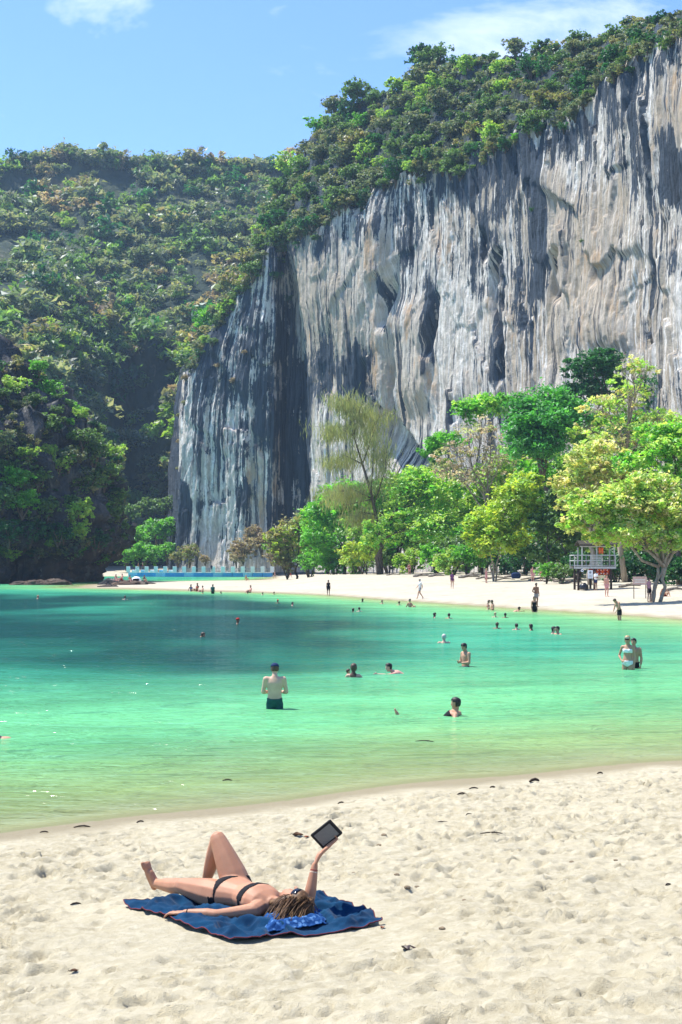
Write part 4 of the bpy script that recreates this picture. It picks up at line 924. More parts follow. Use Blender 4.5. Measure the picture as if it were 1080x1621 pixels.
def build_body(J, lat, front, hup, hfront, K=1.0, fem=False, voxel=0.02, smooth=6, fingers=None, name='body', fat=1.0):
    """one continuous skin over a posed skeleton; returns the mesh"""
    J = {k: np.array(v, float) for k, v in J.items()}; lat = np.array(lat, float); front = np.array(front, float)
    mb = MB(); P, N = J['pelv'], J['neck']; ax = N - P; L = np.linalg.norm(ax); axn = ax / L
    if fem: T = [(-.20, .085, .07), (-.08, .15, .10), (.06, .172, .112), (.22, .150, .098), (.40, .122, .085), (.58, .138, .095), (.74, .150, .100), (.88, .135, .080), (1.0, .062, .055), (1.06, .05, .05)]
    else: T = [(-.20, .085, .07), (-.08, .145, .10), (.06, .160, .108), (.24, .150, .104), (.42, .148, .104), (.60, .165, .115), (.76, .180, .118), (.89, .160, .092), (1.0, .075, .065), (1.06, .055, .055)]
    bend = J.get('bend', V3(0, 0, 0))
    loft(mb, [P + ax * t + bend * math.sin(math.pi * min(max(t, 0), 1)) for t, _, _ in T], [w * K * (1 + (fat - 1) * .5) for _, w, _ in T], [d * K * (1 + (fat - 1) * .7) for _, _, d in T], lat, 18)
    if fem:
        for s in (-1, 1):
            c = P + ax * .70 + lat * s * .072 * K + front * .062 * K; limb(mb, [c + axn * .02 * K, c - axn * .012 * K], [.052 * K, .058 * K], .9)
    for s in ('l', 'r'):
        sg = 1 if s == 'l' else -1
        hp, kn, an, to = J[s + 'hip'], J[s + 'kn'], J[s + 'an'], J[s + 'to']
        tr = (.090 if fem else .088) * fat
        limb(mb, [hp, bez(hp, kn, .3), bez(hp, kn, .65), kn], [tr * K, (tr - .004) * K, .070 * K * fat, .056 * K * (.5 + fat / 2)])
        cb = np.cross(kn - hp, kn - an); back = (bez(hp, an, .5) - kn); back = back / (np.linalg.norm(back) + 1e-6) if np.linalg.norm(back) > .02 else -front
        limb(mb, [kn, bez(kn, an, .3) + back * .018 * K, bez(kn, an, .65) + back * .006 * K, an], [.052 * K * (.5 + fat / 2), .058 * K * (.5 + fat / 2), .046 * K * (.5 + fat / 2), .035 * K])
        fd = to - an; fl = np.cross(fd, kn - an)
        if np.linalg.norm(fl) < 1e-4: fl = lat
        heel = an + (an - kn) / np.linalg.norm(an - kn) * .045 * K - fd / np.linalg.norm(fd) * .03 * K
        limb(mb, [heel, bez(heel, to, .5) , bez(heel, to, .9)], [.032 * K, .040 * K, .036 * K], .62, fl)
        limb(mb, [an, bez(an, to, .55)], [.034 * K, .030 * K])
        if fingers:
            tl = fl / np.linalg.norm(fl); fd2 = (to - heel) / np.linalg.norm(to - heel)
            for q in range(5):
                b = bez(heel, to, .86) + tl * (q - 2) * .017 * K * (1 if s == 'l' else -1); ln = (.05, .045, .042, .038, .032)[q] * K
                limb(mb, [b, b + fd2 * ln], [(.0125 if q == 0 else .0085) * K, (.011 if q == 0 else .0075) * K])
        sh, el, wr, ha = J[s + 'sh'], J[s + 'el'], J[s + 'wr'], J[s + 'ha']
        ar = .043 * (.5 + fat / 2) if fem else .052
        limb(mb, [bez(P + ax * .86, sh, .3), bez(P + ax * .88, sh, .75), sh], [.062 * K, .06 * K, (ar + .012) * K])
        limb(mb, [sh, bez(sh, el, .35), bez(sh, el, .75), el], [(ar + .01) * K, ar * K, (ar - .006) * K, (ar - .008) * K])
        limb(mb, [el, bez(el, wr, .3), bez(el, wr, .75), wr], [(ar - .007) * K, (ar - .004) * K, (ar - .016) * K, .0245 * K])
        hd = ha - wr; hl = J.get(s + 'hlat', np.cross(hd, front)); hl = hl / (np.linalg.norm(hl) + 1e-6)
        limb(mb, [wr, bez(wr, ha, .35), bez(wr, ha, .85)], [.026 * K, .036 * K, .038 * K], .42, hl)
        if fingers: fingers(mb, s, wr, ha, hl, K)
        else:
            hdn = hd / (np.linalg.norm(hd) + 1e-6)
            for q in range(4): limb(mb, [ha + hl * (q - 1.5) * .018 * K, ha + hl * (q - 1.5) * .021 * K + hdn * (.07, .08, .075, .06)[q] * K], [.0095 * K, .008 * K], 1, None, 6)
            limb(mb, [bez(wr, ha, .35) + hl * .035 * K, bez(wr, ha, .9) + hl * .062 * K], [.011 * K, .009 * K], 1, None, 6)
    H, hu, hf = J['head'], np.array(hup, float), np.array(hfront, float); hu /= np.linalg.norm(hu); hf = hf - hu * hf.dot(hu); hf /= np.linalg.norm(hf); hl = np.cross(hu, hf)
    limb(mb, [N - axn * .03 * K, bez(N, H - hu * .05 * K - hf * .015 * K, .6), H - hu * .06 * K - hf * .015 * K], [.060 * K, .053 * K if not fem else .046 * K, .052 * K if not fem else .046 * K])
    S = [(-.122, .018, .020, .060), (-.108, .038, .040, .045), (-.07, .058, .066, .022), (-.03, .067, .086, .006), (.02, .073, .096, 0), (.06, .074, .095, -.004), (.09, .062, .080, -.006), (.108, .040, .052, -.008), (.118, .014, .018, -.01)]
    loft(mb, [H + hu * s * K + hf * o * K for s, _, _, o in S], [a * K for _, a, _, _ in S], [b * K for _, _, b, _ in S], hl, 16)
    limb(mb, [H + hu * .012 * K + hf * .086 * K, H - hu * .028 * K + hf * .103 * K], [.009 * K, .014 * K])          # nose
    limb(mb, [H - hu * .066 * K + hf * .078 * K + hl * .018 * K, H - hu * .066 * K + hf * .078 * K - hl * .018 * K], [.010 * K, .010 * K], .7)   # mouth
    for s in (-1, 1): limb(mb, [H + hl * s * .076 * K + hu * .018 * K - hf * .008 * K, H + hl * s * .074 * K - hu * .024 * K - hf * .002 * K], [.015 * K, .011 * K], .5, hf)
    me = mb.mesh('raw'); o = bpy.data.objects.new('raw', me); COL.objects.link(o)
    m = o.modifiers.new('r', 'REMESH'); m.mode = 'VOXEL'; m.voxel_size = voxel * K; m.use_smooth_shade = True
    if smooth: m2 = o.modifiers.new('s', 'SMOOTH'); m2.factor = 0.5; m2.iterations = smooth
    dg = bpy.context.evaluated_depsgraph_get(); out = bpy.data.meshes.new_from_object(o.evaluated_get(dg)); out.name = name
    bpy.data.objects.remove(o); bpy.data.meshes.remove(me)
    out.polygons.foreach_set('use_smooth', [True] * len(out.polygons))
    frame = dict(P=P, ax=ax, L=L, H=H, hu=hu, hf=hf, hl=hl, J=J, K=K, lat=lat, front=front)
    return out, frame
def face_info(me, fr):
    n = len(me.polygons); c = np.empty(n * 3); me.polygons.foreach_get('center', c); c = c.reshape(-1, 3); J = fr['J']; K = fr['K']
    segs = {'torso': (fr['P'] - fr['ax'] * .15, fr['P'] + fr['ax'], .15), 'head': (fr['H'] - fr['hu'] * .05 * K, fr['H'] + fr['hu'] * .05 * K, .09)}
    for s in 'lr':
        segs[s + 'thigh'] = (J[s + 'hip'], J[s + 'kn'], .075); segs[s + 'shin'] = (J[s + 'kn'], J[s + 'to'], .05)
        segs[s + 'arm'] = (J[s + 'sh'], J[s + 'el'], .05); segs[s + 'fore'] = (J[s + 'el'], J[s + 'ha'], .04)
    best = np.full(n, 1e9); reg = np.array(['torso'] * n, dtype='<U6'); frac = np.zeros(n)
    for k, (a, b, r) in segs.items():
        e = b - a; t = np.clip(((c - a) @ e) / (e @ e), 0, 1); d = np.linalg.norm(c - a - t[:, None] * e, axis=1) / r
        w = d < best; best[w] = d[w]; reg[w] = k; frac[w] = t[w]
    tt = ((c - fr['P']) @ fr['ax']) / (fr['ax'] @ fr['ax'])
    h = c - fr['H']; return dict(c=c, reg=reg, frac=frac, t=tt, hu=h @ fr['hu'] / K, hf=h @ fr['hf'] / K, hl=h @ fr['hl'] / K, lt=((c - fr['P']) @ fr['lat']) / K, fr=((c - fr['P']) @ fr['front']) / K)
def peel(me, mask, off, name, ext=None):
    """a garment: the faces under it, lifted off the skin, with a turned-in rim"""
    bm = bmesh.new(); bm.from_mesh(me); bm.faces.ensure_lookup_table()
    bmesh.ops.delete(bm, geom=[f for f, k in zip(bm.faces[:], mask) if not k], context='FACES')
    bm.normal_update(); nr = {v: v.normal.copy() for v in bm.verts}
    if not bm.faces: bm.free(); return None
    rim = [e for e in bm.edges if e.is_boundary]
    for v in bm.verts: v.co += nr[v] * off
    res = bmesh.ops.extrude_edge_only(bm, edges=rim)
    for v in [g for g in res['geom'] if isinstance(g, bmesh.types.BMVert)]:
        q = min((w for e in v.link_edges for w in [e.other_vert(v)] if w in nr), key=lambda w: (w.co - v.co).length, default=None)
        if q is not None: v.co -= nr[q] * off * 1.6
    out = bpy.data.meshes.new(name); bm.to_mesh(out); bm.free()
    out.polygons.foreach_set('use_smooth', [True] * len(out.polygons)); return out
def garment(kind, I):
    r, f, t = I['reg'], I['frac'], I['t']; th = np.char.endswith(r, 'thigh'); tor = r == 'torso'
    if kind == 'trunks': return (tor & (t < .14)) | (th & (f < .55) & (t < .14))
    if kind == 'brief': return ((tor | th) & (t < .12) & (t > -.22 + np.abs(I['lt']) * .9) & (f < .3 + tor))
    if kind == 'top': return tor & (t > .58) & (t < .78)
    if kind == 'suit': return (tor & (t < .80)) | (th & (f < .16) & (t < .1))
    if kind == 'shirt': return (tor & (t > .0)) | (np.char.endswith(r, 'arm') & (f < .65))
    if kind == 'dress': return (tor & (t < .9)) | (th & (f < .8))
    if kind == 'hair': return (r == 'head') & ((I['hu'] > .062) | ((I['hf'] < -.01) & (I['hu'] > -.05)) | ((I['hf'] < .045) & (I['hu'] > .028)))
    if kind == 'longhair': return ((r == 'head') & ((I['hu'] > .062) | ((I['hf'] < .01) & (I['hu'] > -.12)) | ((I['hf'] < .05) & (I['hu'] > .02)))) | ((r == 'torso') & (t > .86) & (I['fr'] < -.02) & (np.abs(I['lt']) < .09))
    if kind == 'cap': return (r == 'head') & (I['hu'] > .045 - .25 * np.minimum(I['hf'], 0) * 0)
    if kind == 'shades': return (r == 'head') & (I['hf'] > .055) & (np.abs(I['hu'] - .02) < .020)
    if kind == 'band': return (r == 'head') & (np.abs(I['hu'] - .066) < .018)
def std_pose(fem=False, **ov):
    w, hw = (.165, .085) if fem else (.19, .085)
    J = dict(pelv=(0, 0, .93), neck=(0, .01, 1.46), head=(0, -.015, 1.625), lsh=(w, .01, 1.405), rsh=(-w, .01, 1.405), lel=(w + .045, .03, 1.12), rel=(-w - .045, .03, 1.12), lwr=(w + .05, -.04, .88), rwr=(-w - .05, -.04, .88),
             lha=(w + .045, -.07, .79), rha=(-w - .045, -.07, .79), lhip=(hw, 0, .90), rhip=(-hw, 0, .90), lkn=(hw + .02, -.015, .49), rkn=(-hw - .02, -.015, .49), lan=(hw + .03, .02, .08), ran=(-hw - .03, .02, .08), lto=(hw + .05, -.17, .025), rto=(-hw - .05, -.17, .025))
    J.update(ov); return J
POSES = {
 'stand': lambda f: (std_pose(f, lkn=(.11, -.04, .49)), {}),
 'walk': lambda f: (std_pose(f, lkn=(.09, -.20, .50), lan=(.09, -.27, .09), lto=(.09, -.43, .07), rkn=(-.09, .04, .48), ran=(-.09, .32, .13), rto=(-.09, .22, .02), lel=(.23, .12, 1.13), lwr=(.24, .10, .88), lha=(.24, .08, .80), rel=(-.23, -.06, 1.13), rwr=(-.22, -.24, .95), rha=(-.21, -.32, .90)), {}),
 'phone': lambda f: (std_pose(f, lel=(.25, -.02, 1.13), rel=(-.25, -.02, 1.13), lwr=(.10, -.22, 1.12), rwr=(-.10, -.22, 1.12), lha=(.04, -.26, 1.16), rha=(-.04, -.26, 1.16), head=(0, -.05, 1.61)), dict(hup=(0, -.25, 1))),
 'akimbo': lambda f: (std_pose(f, rel=(-.28, .06, 1.14), rwr=(-.16, -.12, 1.00), rha=(-.10, -.16, .98)), {}),
 'bend': lambda f: (std_pose(f, neck=(0, -.16, 1.42), head=(0, -.30, 1.50), lsh=(.18, -.13, 1.37), rsh=(-.18, -.13, 1.37), lel=(.22, -.20, 1.10), rel=(-.22, -.20, 1.10), lwr=(.16, -.30, .90), rwr=(-.16, -.30, .90), lha=(.12, -.34, .83), rha=(-.12, -.34, .83)), dict(hup=(0, -.7, 1))),
 'sit': lambda f: (std_pose(f, pelv=(0, 0, .12), neck=(0, .10, .64), head=(0, .06, .81), lsh=(.17, .10, .585), rsh=(-.17, .10, .585), lel=(.25, -.06, .38), rel=(-.25, .20, .34), lwr=(.16, -.26, .42), rwr=(-.26, .26, .10), lha=(.12, -.34, .44), rha=(-.28, .24, .03), lhip=(.09, -.02, .10), rhip=(-.09, -.02, .10), lkn=(.13, -.34, .40), rkn=(-.13, -.36, .34), lan=(.12, -.52, .08), ran=(-.13, -.60, .07), lto=(.13, -.70, .03), rto=(-.14, -.78, .03)), {}),
 'tread': lambda f: (std_pose(f, lel=(.34, -.12, 1.22), rel=(-.34, -.12, 1.22), lwr=(.45, -.30, 1.22), rwr=(-.45, -.30, 1.22), lha=(.47, -.40, 1.22), rha=(-.47, -.40, 1.22)), {}),
 'float': lambda f: (std_pose(f, pelv=(0, -.36, 1.16), neck=(0, 0, 1.46), lhip=(.085, -.39, 1.15), rhip=(-.085, -.39, 1.15), lkn=(.10, -.78, 1.24), rkn=(-.10, -.76, 1.18), lan=(.10, -1.17, 1.35), ran=(-.10, -1.15, 1.25), lto=(.10, -1.25, 1.50), rto=(-.10, -1.25, 1.40), lel=(.36, .02, 1.28), rel=(-.36, .02, 1.28), lwr=(.52, -.14, 1.33), rwr=(-.52, -.14, 1.33), lha=(.58, -.20, 1.35), rha=(-.58, -.20, 1.35)), {}),
 'crawl': lambda f: (std_pose(f, pelv=(0, .50, 1.22), neck=(0, .02, 1.44), head=(0, -.10, 1.58), lsh=(.17, .04, 1.39), rsh=(-.17, .04, 1.39), lel=(.24, -.22, 1.36), rel=(-.26, .16, 1.26), lwr=(.20, -.46, 1.40), rwr=(-.24, .36, 1.20), lha=(.19, -.55, 1.40), rha=(-.23, .44, 1.18), lhip=(.085, .53, 1.20), rhip=(-.085, .53, 1.20), lkn=(.10, .93, 1.16), rkn=(-.10, .93, 1.10), lan=(.10, 1.32, 1.22), ran=(-.10, 1.32, 1.10), lto=(.10, 1.48, 1.20), rto=(-.10, 1.48, 1.08)), dict(hup=(0, -.1, 1))),
}
_body = {}
def template(pose, fem, voxel=0.021):
    key = (pose, fem, voxel)
    if key not in _body:
        J, kw = POSES[pose](fem)
        me, fr = build_body(J, (1, 0, 0), (0, -1, 0), kw.get('hup', (0, 0, 1)), (0, -1, 0), 1.0, fem, voxel, 5)
        _body[key] = (me, fr, face_info(me, fr), {})
    return _body[key]
CLNAME = {'trunks': 'swim_trunks', 'brief': 'swim_brief', 'top': 'bikini_top', 'suit': 'swimsuit', 'shirt': 'shirt', 'dress': 'dress', 'hair': 'hair', 'longhair': 'hair', 'cap': 'cap', 'shades': 'sunglasses', 'band': 'headband'}
def dress_person(t, tp, skin, wear):
    me, fr, I, cache = tp
    b = link('body', me, None, t); 
    if not me.materials: me.materials.append(SKIN['tan'])
    b.material_slots[0].link = 'OBJECT'; b.material_slots[0].material = SKIN[skin]
    for kind, mat in wear:
        if kind not in cache:
            off = {'hair': .014, 'longhair': .018, 'cap': .020, 'shades': .006, 'band': .016}.get(kind, .009)
            g = peel(me, garment(kind, I), off, CLNAME[kind])
            if g is not None: g.materials.append(CLOTH['black'])
            cache[kind] = g
        if cache[kind] is None: continue
        o = link(CLNAME[kind], cache[kind], None, t); o.material_slots[0].link = 'OBJECT'
        o.material_slots[0].material = HAIRM[mat] if 'hair' in kind else CLOTH[mat]
def person(px, py, mode, pose, label, rz=0.0, fem=False, skin='tan', hair='brown', wear=(), size=1.0, sink=None, group=None, voxel=0.021, at_z=None, d=None):
    """mode 'sand': feet at the pixel; 'wade'/'swim': the pixel is where the water cuts the body"""
    if mode == 'sand': p = G(px, py) if d is None else Vector((((px - CX) / F) * d, d, float(ground_z((px - CX) / F * d, d))))
    elif mode == 'on': p = Vector(tuple(at(px, py, d)))
    else:
        p = Wp(px, py); p.z = -(sink if sink is not None else 1.40) * size
    if mode == 'sand' and pose == 'sit': p.z -= 0.02
    t = thing('person', label, 'person', p, rz, group); t.scale = (size,) * 3
    w = ([('longhair' if (fem and hair != 'none') else 'hair', hair)] if hair != 'none' else []) + list(wear)
    dress_person(t, template(pose, fem, voxel), skin, w)
    return t
R = math.radians
TR = lambda c: [('trunks', c)]
BK = lambda c: [('brief', c), ('top', c)]
# the larger figures in the bay
person(435, 1122, 'wade', 'phone', 'man seen from behind in dark cap and green swim trunks, thigh-deep in water', R(180), skin='fair', hair='brown', wear=[('cap', 'navy'), ('trunks', 'green')], size=1.05, sink=.78, voxel=.017)
person(737, 1055, 'wade', 'phone', 'dark-haired bare-chested man standing waist-deep holding something up', R(-62), skin='tan', hair='black', wear=TR('navy'), size=1.0, sink=1.0, voxel=.017)
person(994, 1060, 'wade', 'akimbo', 'woman in white bikini, headband and sunglasses standing in the water', R(-25), True, 'tan', 'blond', [('brief', 'white'), ('top', 'white'), ('shades', 'black'), ('band', 'white')], size=1.0, sink=.72, voxel=.017)
person(1004, 1058, 'wade', 'stand', 'dark-haired man standing close behind the woman in white bikini', R(-35), False, 'tan', 'black', TR('black'), size=.98, sink=.80)
person(723, 1133, 'swim', 'float', 'dark-haired swimmer floating with legs stretched out and toes above the water', R(-105), False, 'tan', 'black', [('suit', 'black')], size=1.05, sink=1.38, voxel=.017)
person(560, 1072, 'swim', 'tread', 'swimmer with brown hair tied back and pale shoulders, second head close beside', R(170), True, 'fair', 'brown', [('suit', 'black')], size=1.0, sink=1.36, voxel=.019)
person(551, 1070, 'swim', 'tread', 'small child held close against the swimmer with tied brown hair', R(100), False, 'fair', 'brown', [], size=.62, sink=1.42, voxel=.021)
person(621, 1066, 'swim', 'crawl', 'dark-haired swimmer whose wet back breaks the surface', R(-80), False, 'pink', 'black', TR('black'), size=1.0, sink=1.40, voxel=.019)
person(703, 1018, 'swim', 'tread', 'bather with pale grey hair and light shoulders', R(180), False, 'fair', 'grey', TR('white'), size=1.05, sink=1.40)
person(981, 982, 'wade', 'bend', 'man in black trunks looking down, knee-deep at the water edge', R(-70), False, 'tan', 'brown', TR('black'), size=1.0, sink=.38)
# far bathers: heads and shoulders in the water
HEADS = [(883, 1004, 'black', 1.0, 'wet dark-haired swimmer leading another across the bay', -60), (876, 1003, 'black', .9, 'second swimmer right behind the wet dark-haired one', 60), (787, 995, 'brown', .85, 'brown-haired bather at the end of a row of three heads', 150), (818, 997, 'black', .85, 'middle bather of a row of three heads', 200), (841, 998, 'black', .85, 'black-haired bather looking away from a row of three heads', -120),
         (784, 977, 'blond', .8, 'fair-haired bather just off the beach below the embracing couple', 20), (800, 978, 'black', .8, 'dark-haired bather beside the fair-haired one', 160), (688, 978, 'black', .85, 'dark head alone in the bay, arm out on the water', 90), (711, 979, 'black', .85, 'dark head with hair down beside the lone swimmer', 180),
         (569, 968, 'black', .8, 'dark head of a pair swimming in the dark water', 200), (559, 969, 'black', .7, 'lower wet head of the pair in the dark water', 100), (605, 956, 'brown', .85, 'brown head near the waterline of the far beach', 40), (632, 958, 'brown', .85, 'fair-shouldered bather beside the person leaning back', 170),
         (574, 953, 'black', .8, 'dark head of two bathers close in to the beach', 150), (440, 955, 'darkcap', .85, 'swimmer in red cap on the dark water', 200), (463, 959, 'black', .8, 'dark head low in the dark water near the red cap', 90), (434, 941, 'black', .8, 'dark head at the edge of the pale sand spit', 30), (416, 942, 'brown', .8, 'brown head near the edge of the sand spit', 150),
         (392, 940, 'black', .8, 'dark head next to a bather sitting up off the spit', 100), (350, 940, 'brown', .75, 'brown head low in the water off the spit', 220), (321, 940, 'black', .8, 'dark head in front of the people sitting in the shallows', 40), (198, 949, 'brown', .95, 'swimmer with arms spread off the headland rocks', 180), (376, 988, 'redcap', .9, 'swimmer with red cap making a small wake', 90),
         (60, 948, 'blond', .95, 'fair swimmer splashing below the dark headland', 90)]
for i, (px, py, h, sz, lab, rz) in enumerate(HEADS):
    wr = [('suit', ('black', 'navy', 'red', 'blue')[i % 4])]
    if 'cap' in h: wr = wr + [('cap', 'red')]; h = 'none'
    person(px, py, 'swim', 'tread', lab, R(rz), i % 3 == 1, ('tan', 'fair', 'brown', 'pink')[i % 4], h, wr, size=sz * 1.12, sink=1.42, group='bathers with only head and shoulders above water')
# swimmers lying in the water
person(318, 1008, 'swim', 'crawl', 'swimmer face down crossing the dark water', R(90), False, 'tan', 'brown', TR('grey'), size=1.0, sink=1.50)
person(-2, 1168, 'swim', 'crawl', 'bather stretched out floating at the left of the shallow water', R(-90), False, 'tan', 'brown', TR('navy'), size=1.0, sink=1.47)
person(820, 968, 'swim', 'crawl', 'dark-haired bather stretched out at the edge of the beach', R(110), False, 'tan', 'black', TR('navy'), size=1.0, sink=1.38)
person(650, 961, 'wade', 'sit', 'dark-haired person leaning back sitting in the shallows', R(40), False, 'tan', 'black', TR('navy'), size=1.0, sink=.32)
# the waterline and the sand
person(773, 965, 'wade', 'phone', 'fair-haired half of a couple embracing waist-deep', R(80), True, 'fair', 'brown', BK('red'), size=.95, sink=1.02, group='couple embracing')
person(780, 966, 'wade', 'phone', 'dark-haired half of a couple embracing waist-deep', R(-80), False, 'tan', 'black', TR('navy'), size=1.0, sink=1.02, group='couple embracing')
person(846, 969, 'wade', 'stand', 'dark-haired person in black standing thigh-deep near the waterline', R(20), True, 'tan', 'black', [('suit', 'black')], size=1.0, sink=.70)
person(849, 961, 'sand', 'akimbo', 'dark-skinned man standing at the waterline behind the bather in black', R(30), False, 'brown', 'black', TR('grey'), size=1.0)
person(520, 943, 'sand', 'stand', 'person in black standing alone at the far water edge', R(10), True, 'brown', 'black', [('dress', 'black')], size=.92)
person(337, 940, 'wade', 'stand', 'person in dark green shirt standing in the shallows off the spit', R(150), False, 'tan', 'black', [('shirt', 'green'), ('trunks', 'black')], size=1.0, sink=.72)
person(396, 938, 'wade', 'sit', 'bather sitting up in the shallows off the spit', R(-60), False, 'pink', 'brown', TR('black'), size=1.05, sink=.15)
person(303, 936, 'wade', 'sit', 'brown-haired bather sitting at the end of the group in the shallows', R(40), True, 'brown', 'black', BK('blue'), size=1.0, sink=.12)
person(312, 936, 'wade', 'sit', 'bather in red sitting in the middle of the group in the shallows', R(-30), True, 'tan', 'brown', BK('red'), size=1.1, sink=.05)
person(320, 937, 'wade', 'sit', 'pink-shouldered bather sitting beside the one in red', R(-70), False, 'pink', 'brown', TR('navy'), size=1.0, sink=.2)
person(665, 948, 'sand', 'walk', 'person in white shirt walking along the far beach', R(-70), False, 'tan', 'grey', [('shirt', 'white'), ('trunks', 'grey')], size=1.02)
person(716, 932, 'sand', 'stand', 'person in purple top standing on the open sand', R(20), True, 'fair', 'brown', [('shirt', 'purple'), ('brief', 'purple')], size=1.0)
person(770, 923, 'sand', 'stand', 'person in pale pink dress standing by the driftwood', R(60), True, 'pink', 'blond', [('dress', 'pink')], size=.95)
person(435, 916, 'sand', 'walk', 'barefoot bather walking toward the floating walkway', R(80), True, 'tan', 'brown', BK('pink'), size=1.0)
person(460, 915, 'sand', 'walk', 'bather in red shorts walking behind another on the upper beach', R(80), False, 'tan', 'brown', TR('red'), size=1.02)
person(648, 911, 'sand', 'akimbo', 'sunburnt person in red standing under the light green tree', R(0), True, 'pink', 'black', BK('darkred'), size=1.0, d=222)
person(843, 908, 'sand', 'stand', 'shirtless man standing in the shade beside the yellow tree', R(20), False, 'pink', 'brown', TR('pink'), size=1.0, d=170)
person(857, 908, 'sand', 'stand', 'tanned person in shade next to the shirtless man', R(-30), True, 'tan', 'brown', BK('darkred'), size=1.0, d=171)
person(960, 940, 'sand', 'stand', 'sunburnt man in pink shorts standing in front of the lookout hut', R(30), False, 'pink', 'brown', TR('pink'), size=1.0, d=118)
person(943, 932, 'sand', 'phone', 'person in white shirt and dark shorts under the lookout hut', R(-60), False, 'brown', 'black', [('shirt', 'white'), ('trunks', 'navy')], size=1.0, d=133)
person(1027, 943, 'sand', 'stand', 'person in dark shorts and pink top by the leaning tree trunk', R(40), True, 'tan', 'black', [('shirt', 'pink'), ('trunks', 'black')], size=1.0, d=106)
person(1052, 938, 'sand', 'sit', 'person sitting in the shade behind the leaning tree', R(20), False, 'tan', 'brown', TR('darkred'), size=1.0, d=114)
person(390, 919, 'sand', 'sit', 'bather crouching at the lagoon edge of the sand spit', R(40), True, 'tan', 'blond', BK('yellow'), size=1.1)
# ------------------------------------------------------------------ the sunbather, her towel and e-reader
ZB = 0.45
WK = 1.05
# joints lifted from the photograph along its rays, distances solved from bone lengths
WJ = {k: V3(*v) for k, v in dict(pelv=(-.895, 12.01, .555), neck=(-.541, 11.62, .552), head=(-.362, 11.53, .590), lsh=(-.672, 11.512, .530), rsh=(-.470, 11.775, .550), lhip=(-.965, 11.945, .548), rhip=(-.825, 12.075, .562),
      lkn=(-1.302, 12.198, .570), lan=(-1.556, 12.52, .520), lto=(-1.640, 12.53, .685), rkn=(-1.011, 12.234, .945), ran=(-1.126, 12.42, .550), rto=(-1.27, 12.55, .480),
      lel=(-.960, 11.456, .508), lwr=(-1.203, 11.510, .515), lha=(-1.285, 11.535, .505), rel=(-.250, 11.630, .575), rwr=(-.205, 11.690, .842), rha=(-.172, 11.70, .925)).items()}
wu = WJ['neck'] - WJ['pelv']; wu[2] = 0; wu /= np.linalg.norm(wu); wf = V3(0, 0, 1.); wl_ = np.cross(wu, wf)
WO = WJ['pelv'].copy(); WO[2] = ZB + .012
WJ['bend'] = wf * .012
WJ['lhlat'] = np.cross(WJ['lha'] - WJ['lwr'], wf); ev = WJ['rha'] - V3(0, 0, HC); ev /= np.linalg.norm(ev)
# e-reader frame: screen faces the camera side, long edge rising to the right
_e1 = V3(31, 0, 28); _e1 /= np.linalg.norm(_e1); er_n = V3(-.06, -.96, -.26); er_n /= np.linalg.norm(er_n)
er_x = _e1 - er_n * _e1.dot(er_n); er_x /= np.linalg.norm(er_x); er_y = np.cross(er_n, er_x)
if er_y[2] < 0: er_y = -er_y
ER_C = np.array(at(517, 1321, WJ['rha'][1] + .055)); ERW, ERH = .205, .150
WJ['rhlat'] = V3(.2, -.97, .1)
def woman_fingers(mb, s, wr, ha, hl, K):
    hd = ha - wr; hd /= np.linalg.norm(hd); nrm = np.cross(hl, hd)
    if s == 'l':                         # relaxed on the towel, slightly curled
        dn = nrm if nrm[2] < 0 else -nrm
        for q in range(4):
            b = ha + hl * (q - 1.5) * .019 * K; L1 = (.036, .041, .039, .031)[q] * K; spread = hl * (q - 1.5) * .004
            p1 = b + hd * L1 + spread + V3(0, 0, .006); p2 = p1 + (hd * .86 + dn * .5) * L1 * .75; p3 = p2 + (hd * .7 + dn * .7) * L1 * .6
            limb(mb, [b - hd * .02, b, p1, p2, p3], [.010 * K, .0098 * K, .009 * K, .0083 * K, .0072 * K], 1, None, 8)
        t0 = bez(wr, ha, .3) + hl * .03 * K
        t0 = bez(wr, ha, .3) - hl * .028 * K if (bez(wr, ha, .3) - hl * .03)[1] > (bez(wr, ha, .3) + hl * .03)[1] else t0
        sd = (t0 - bez(wr, ha, .3)); sd /= np.linalg.norm(sd)
        limb(mb, [bez(wr, ha, .2), t0 + hd * .01, t0 + hd * .04 * K + sd * .018 * K, t0 + hd * .068 * K + sd * .02 * K], [.015 * K, .012 * K, .0105 * K, .0085 * K], 1, None, 8)
    else:                                # fingers laid along the back of the reader, thumb on its front edge
        low = ER_C - er_y * ERH * .5 - er_x * ERW * .05
        for q in range(4):
            b = ha + hl * 0 + er_x * (q * .019 - .018) * K
            tip = low + er_x * (-.030 + .030 * q) + er_y * (.045 + .012 * (q in (1, 2))) - er_n * .018
            mid = low + er_x * (-.022 + .026 * q) - er_y * .004 - er_n * .022
            limb(mb, [bez(wr, ha, .75) + er_x * (q * .014 - .018), b, mid, bez(mid, tip, .55), tip], [.0105 * K, .010 * K, .0092 * K, .0085 * K, .0073 * K], 1, None, 8)
        th = low + er_x * .058 + er_y * .028 + er_n * .012
        limb(mb, [bez(wr, ha, .35), bez(wr, ha, .8) + er_x * .036 * K, low + er_x * .062 - er_y * .006 + er_n * .006, th], [.015 * K, .0125 * K, .0105 * K, .0085 * K], 1, None, 8)
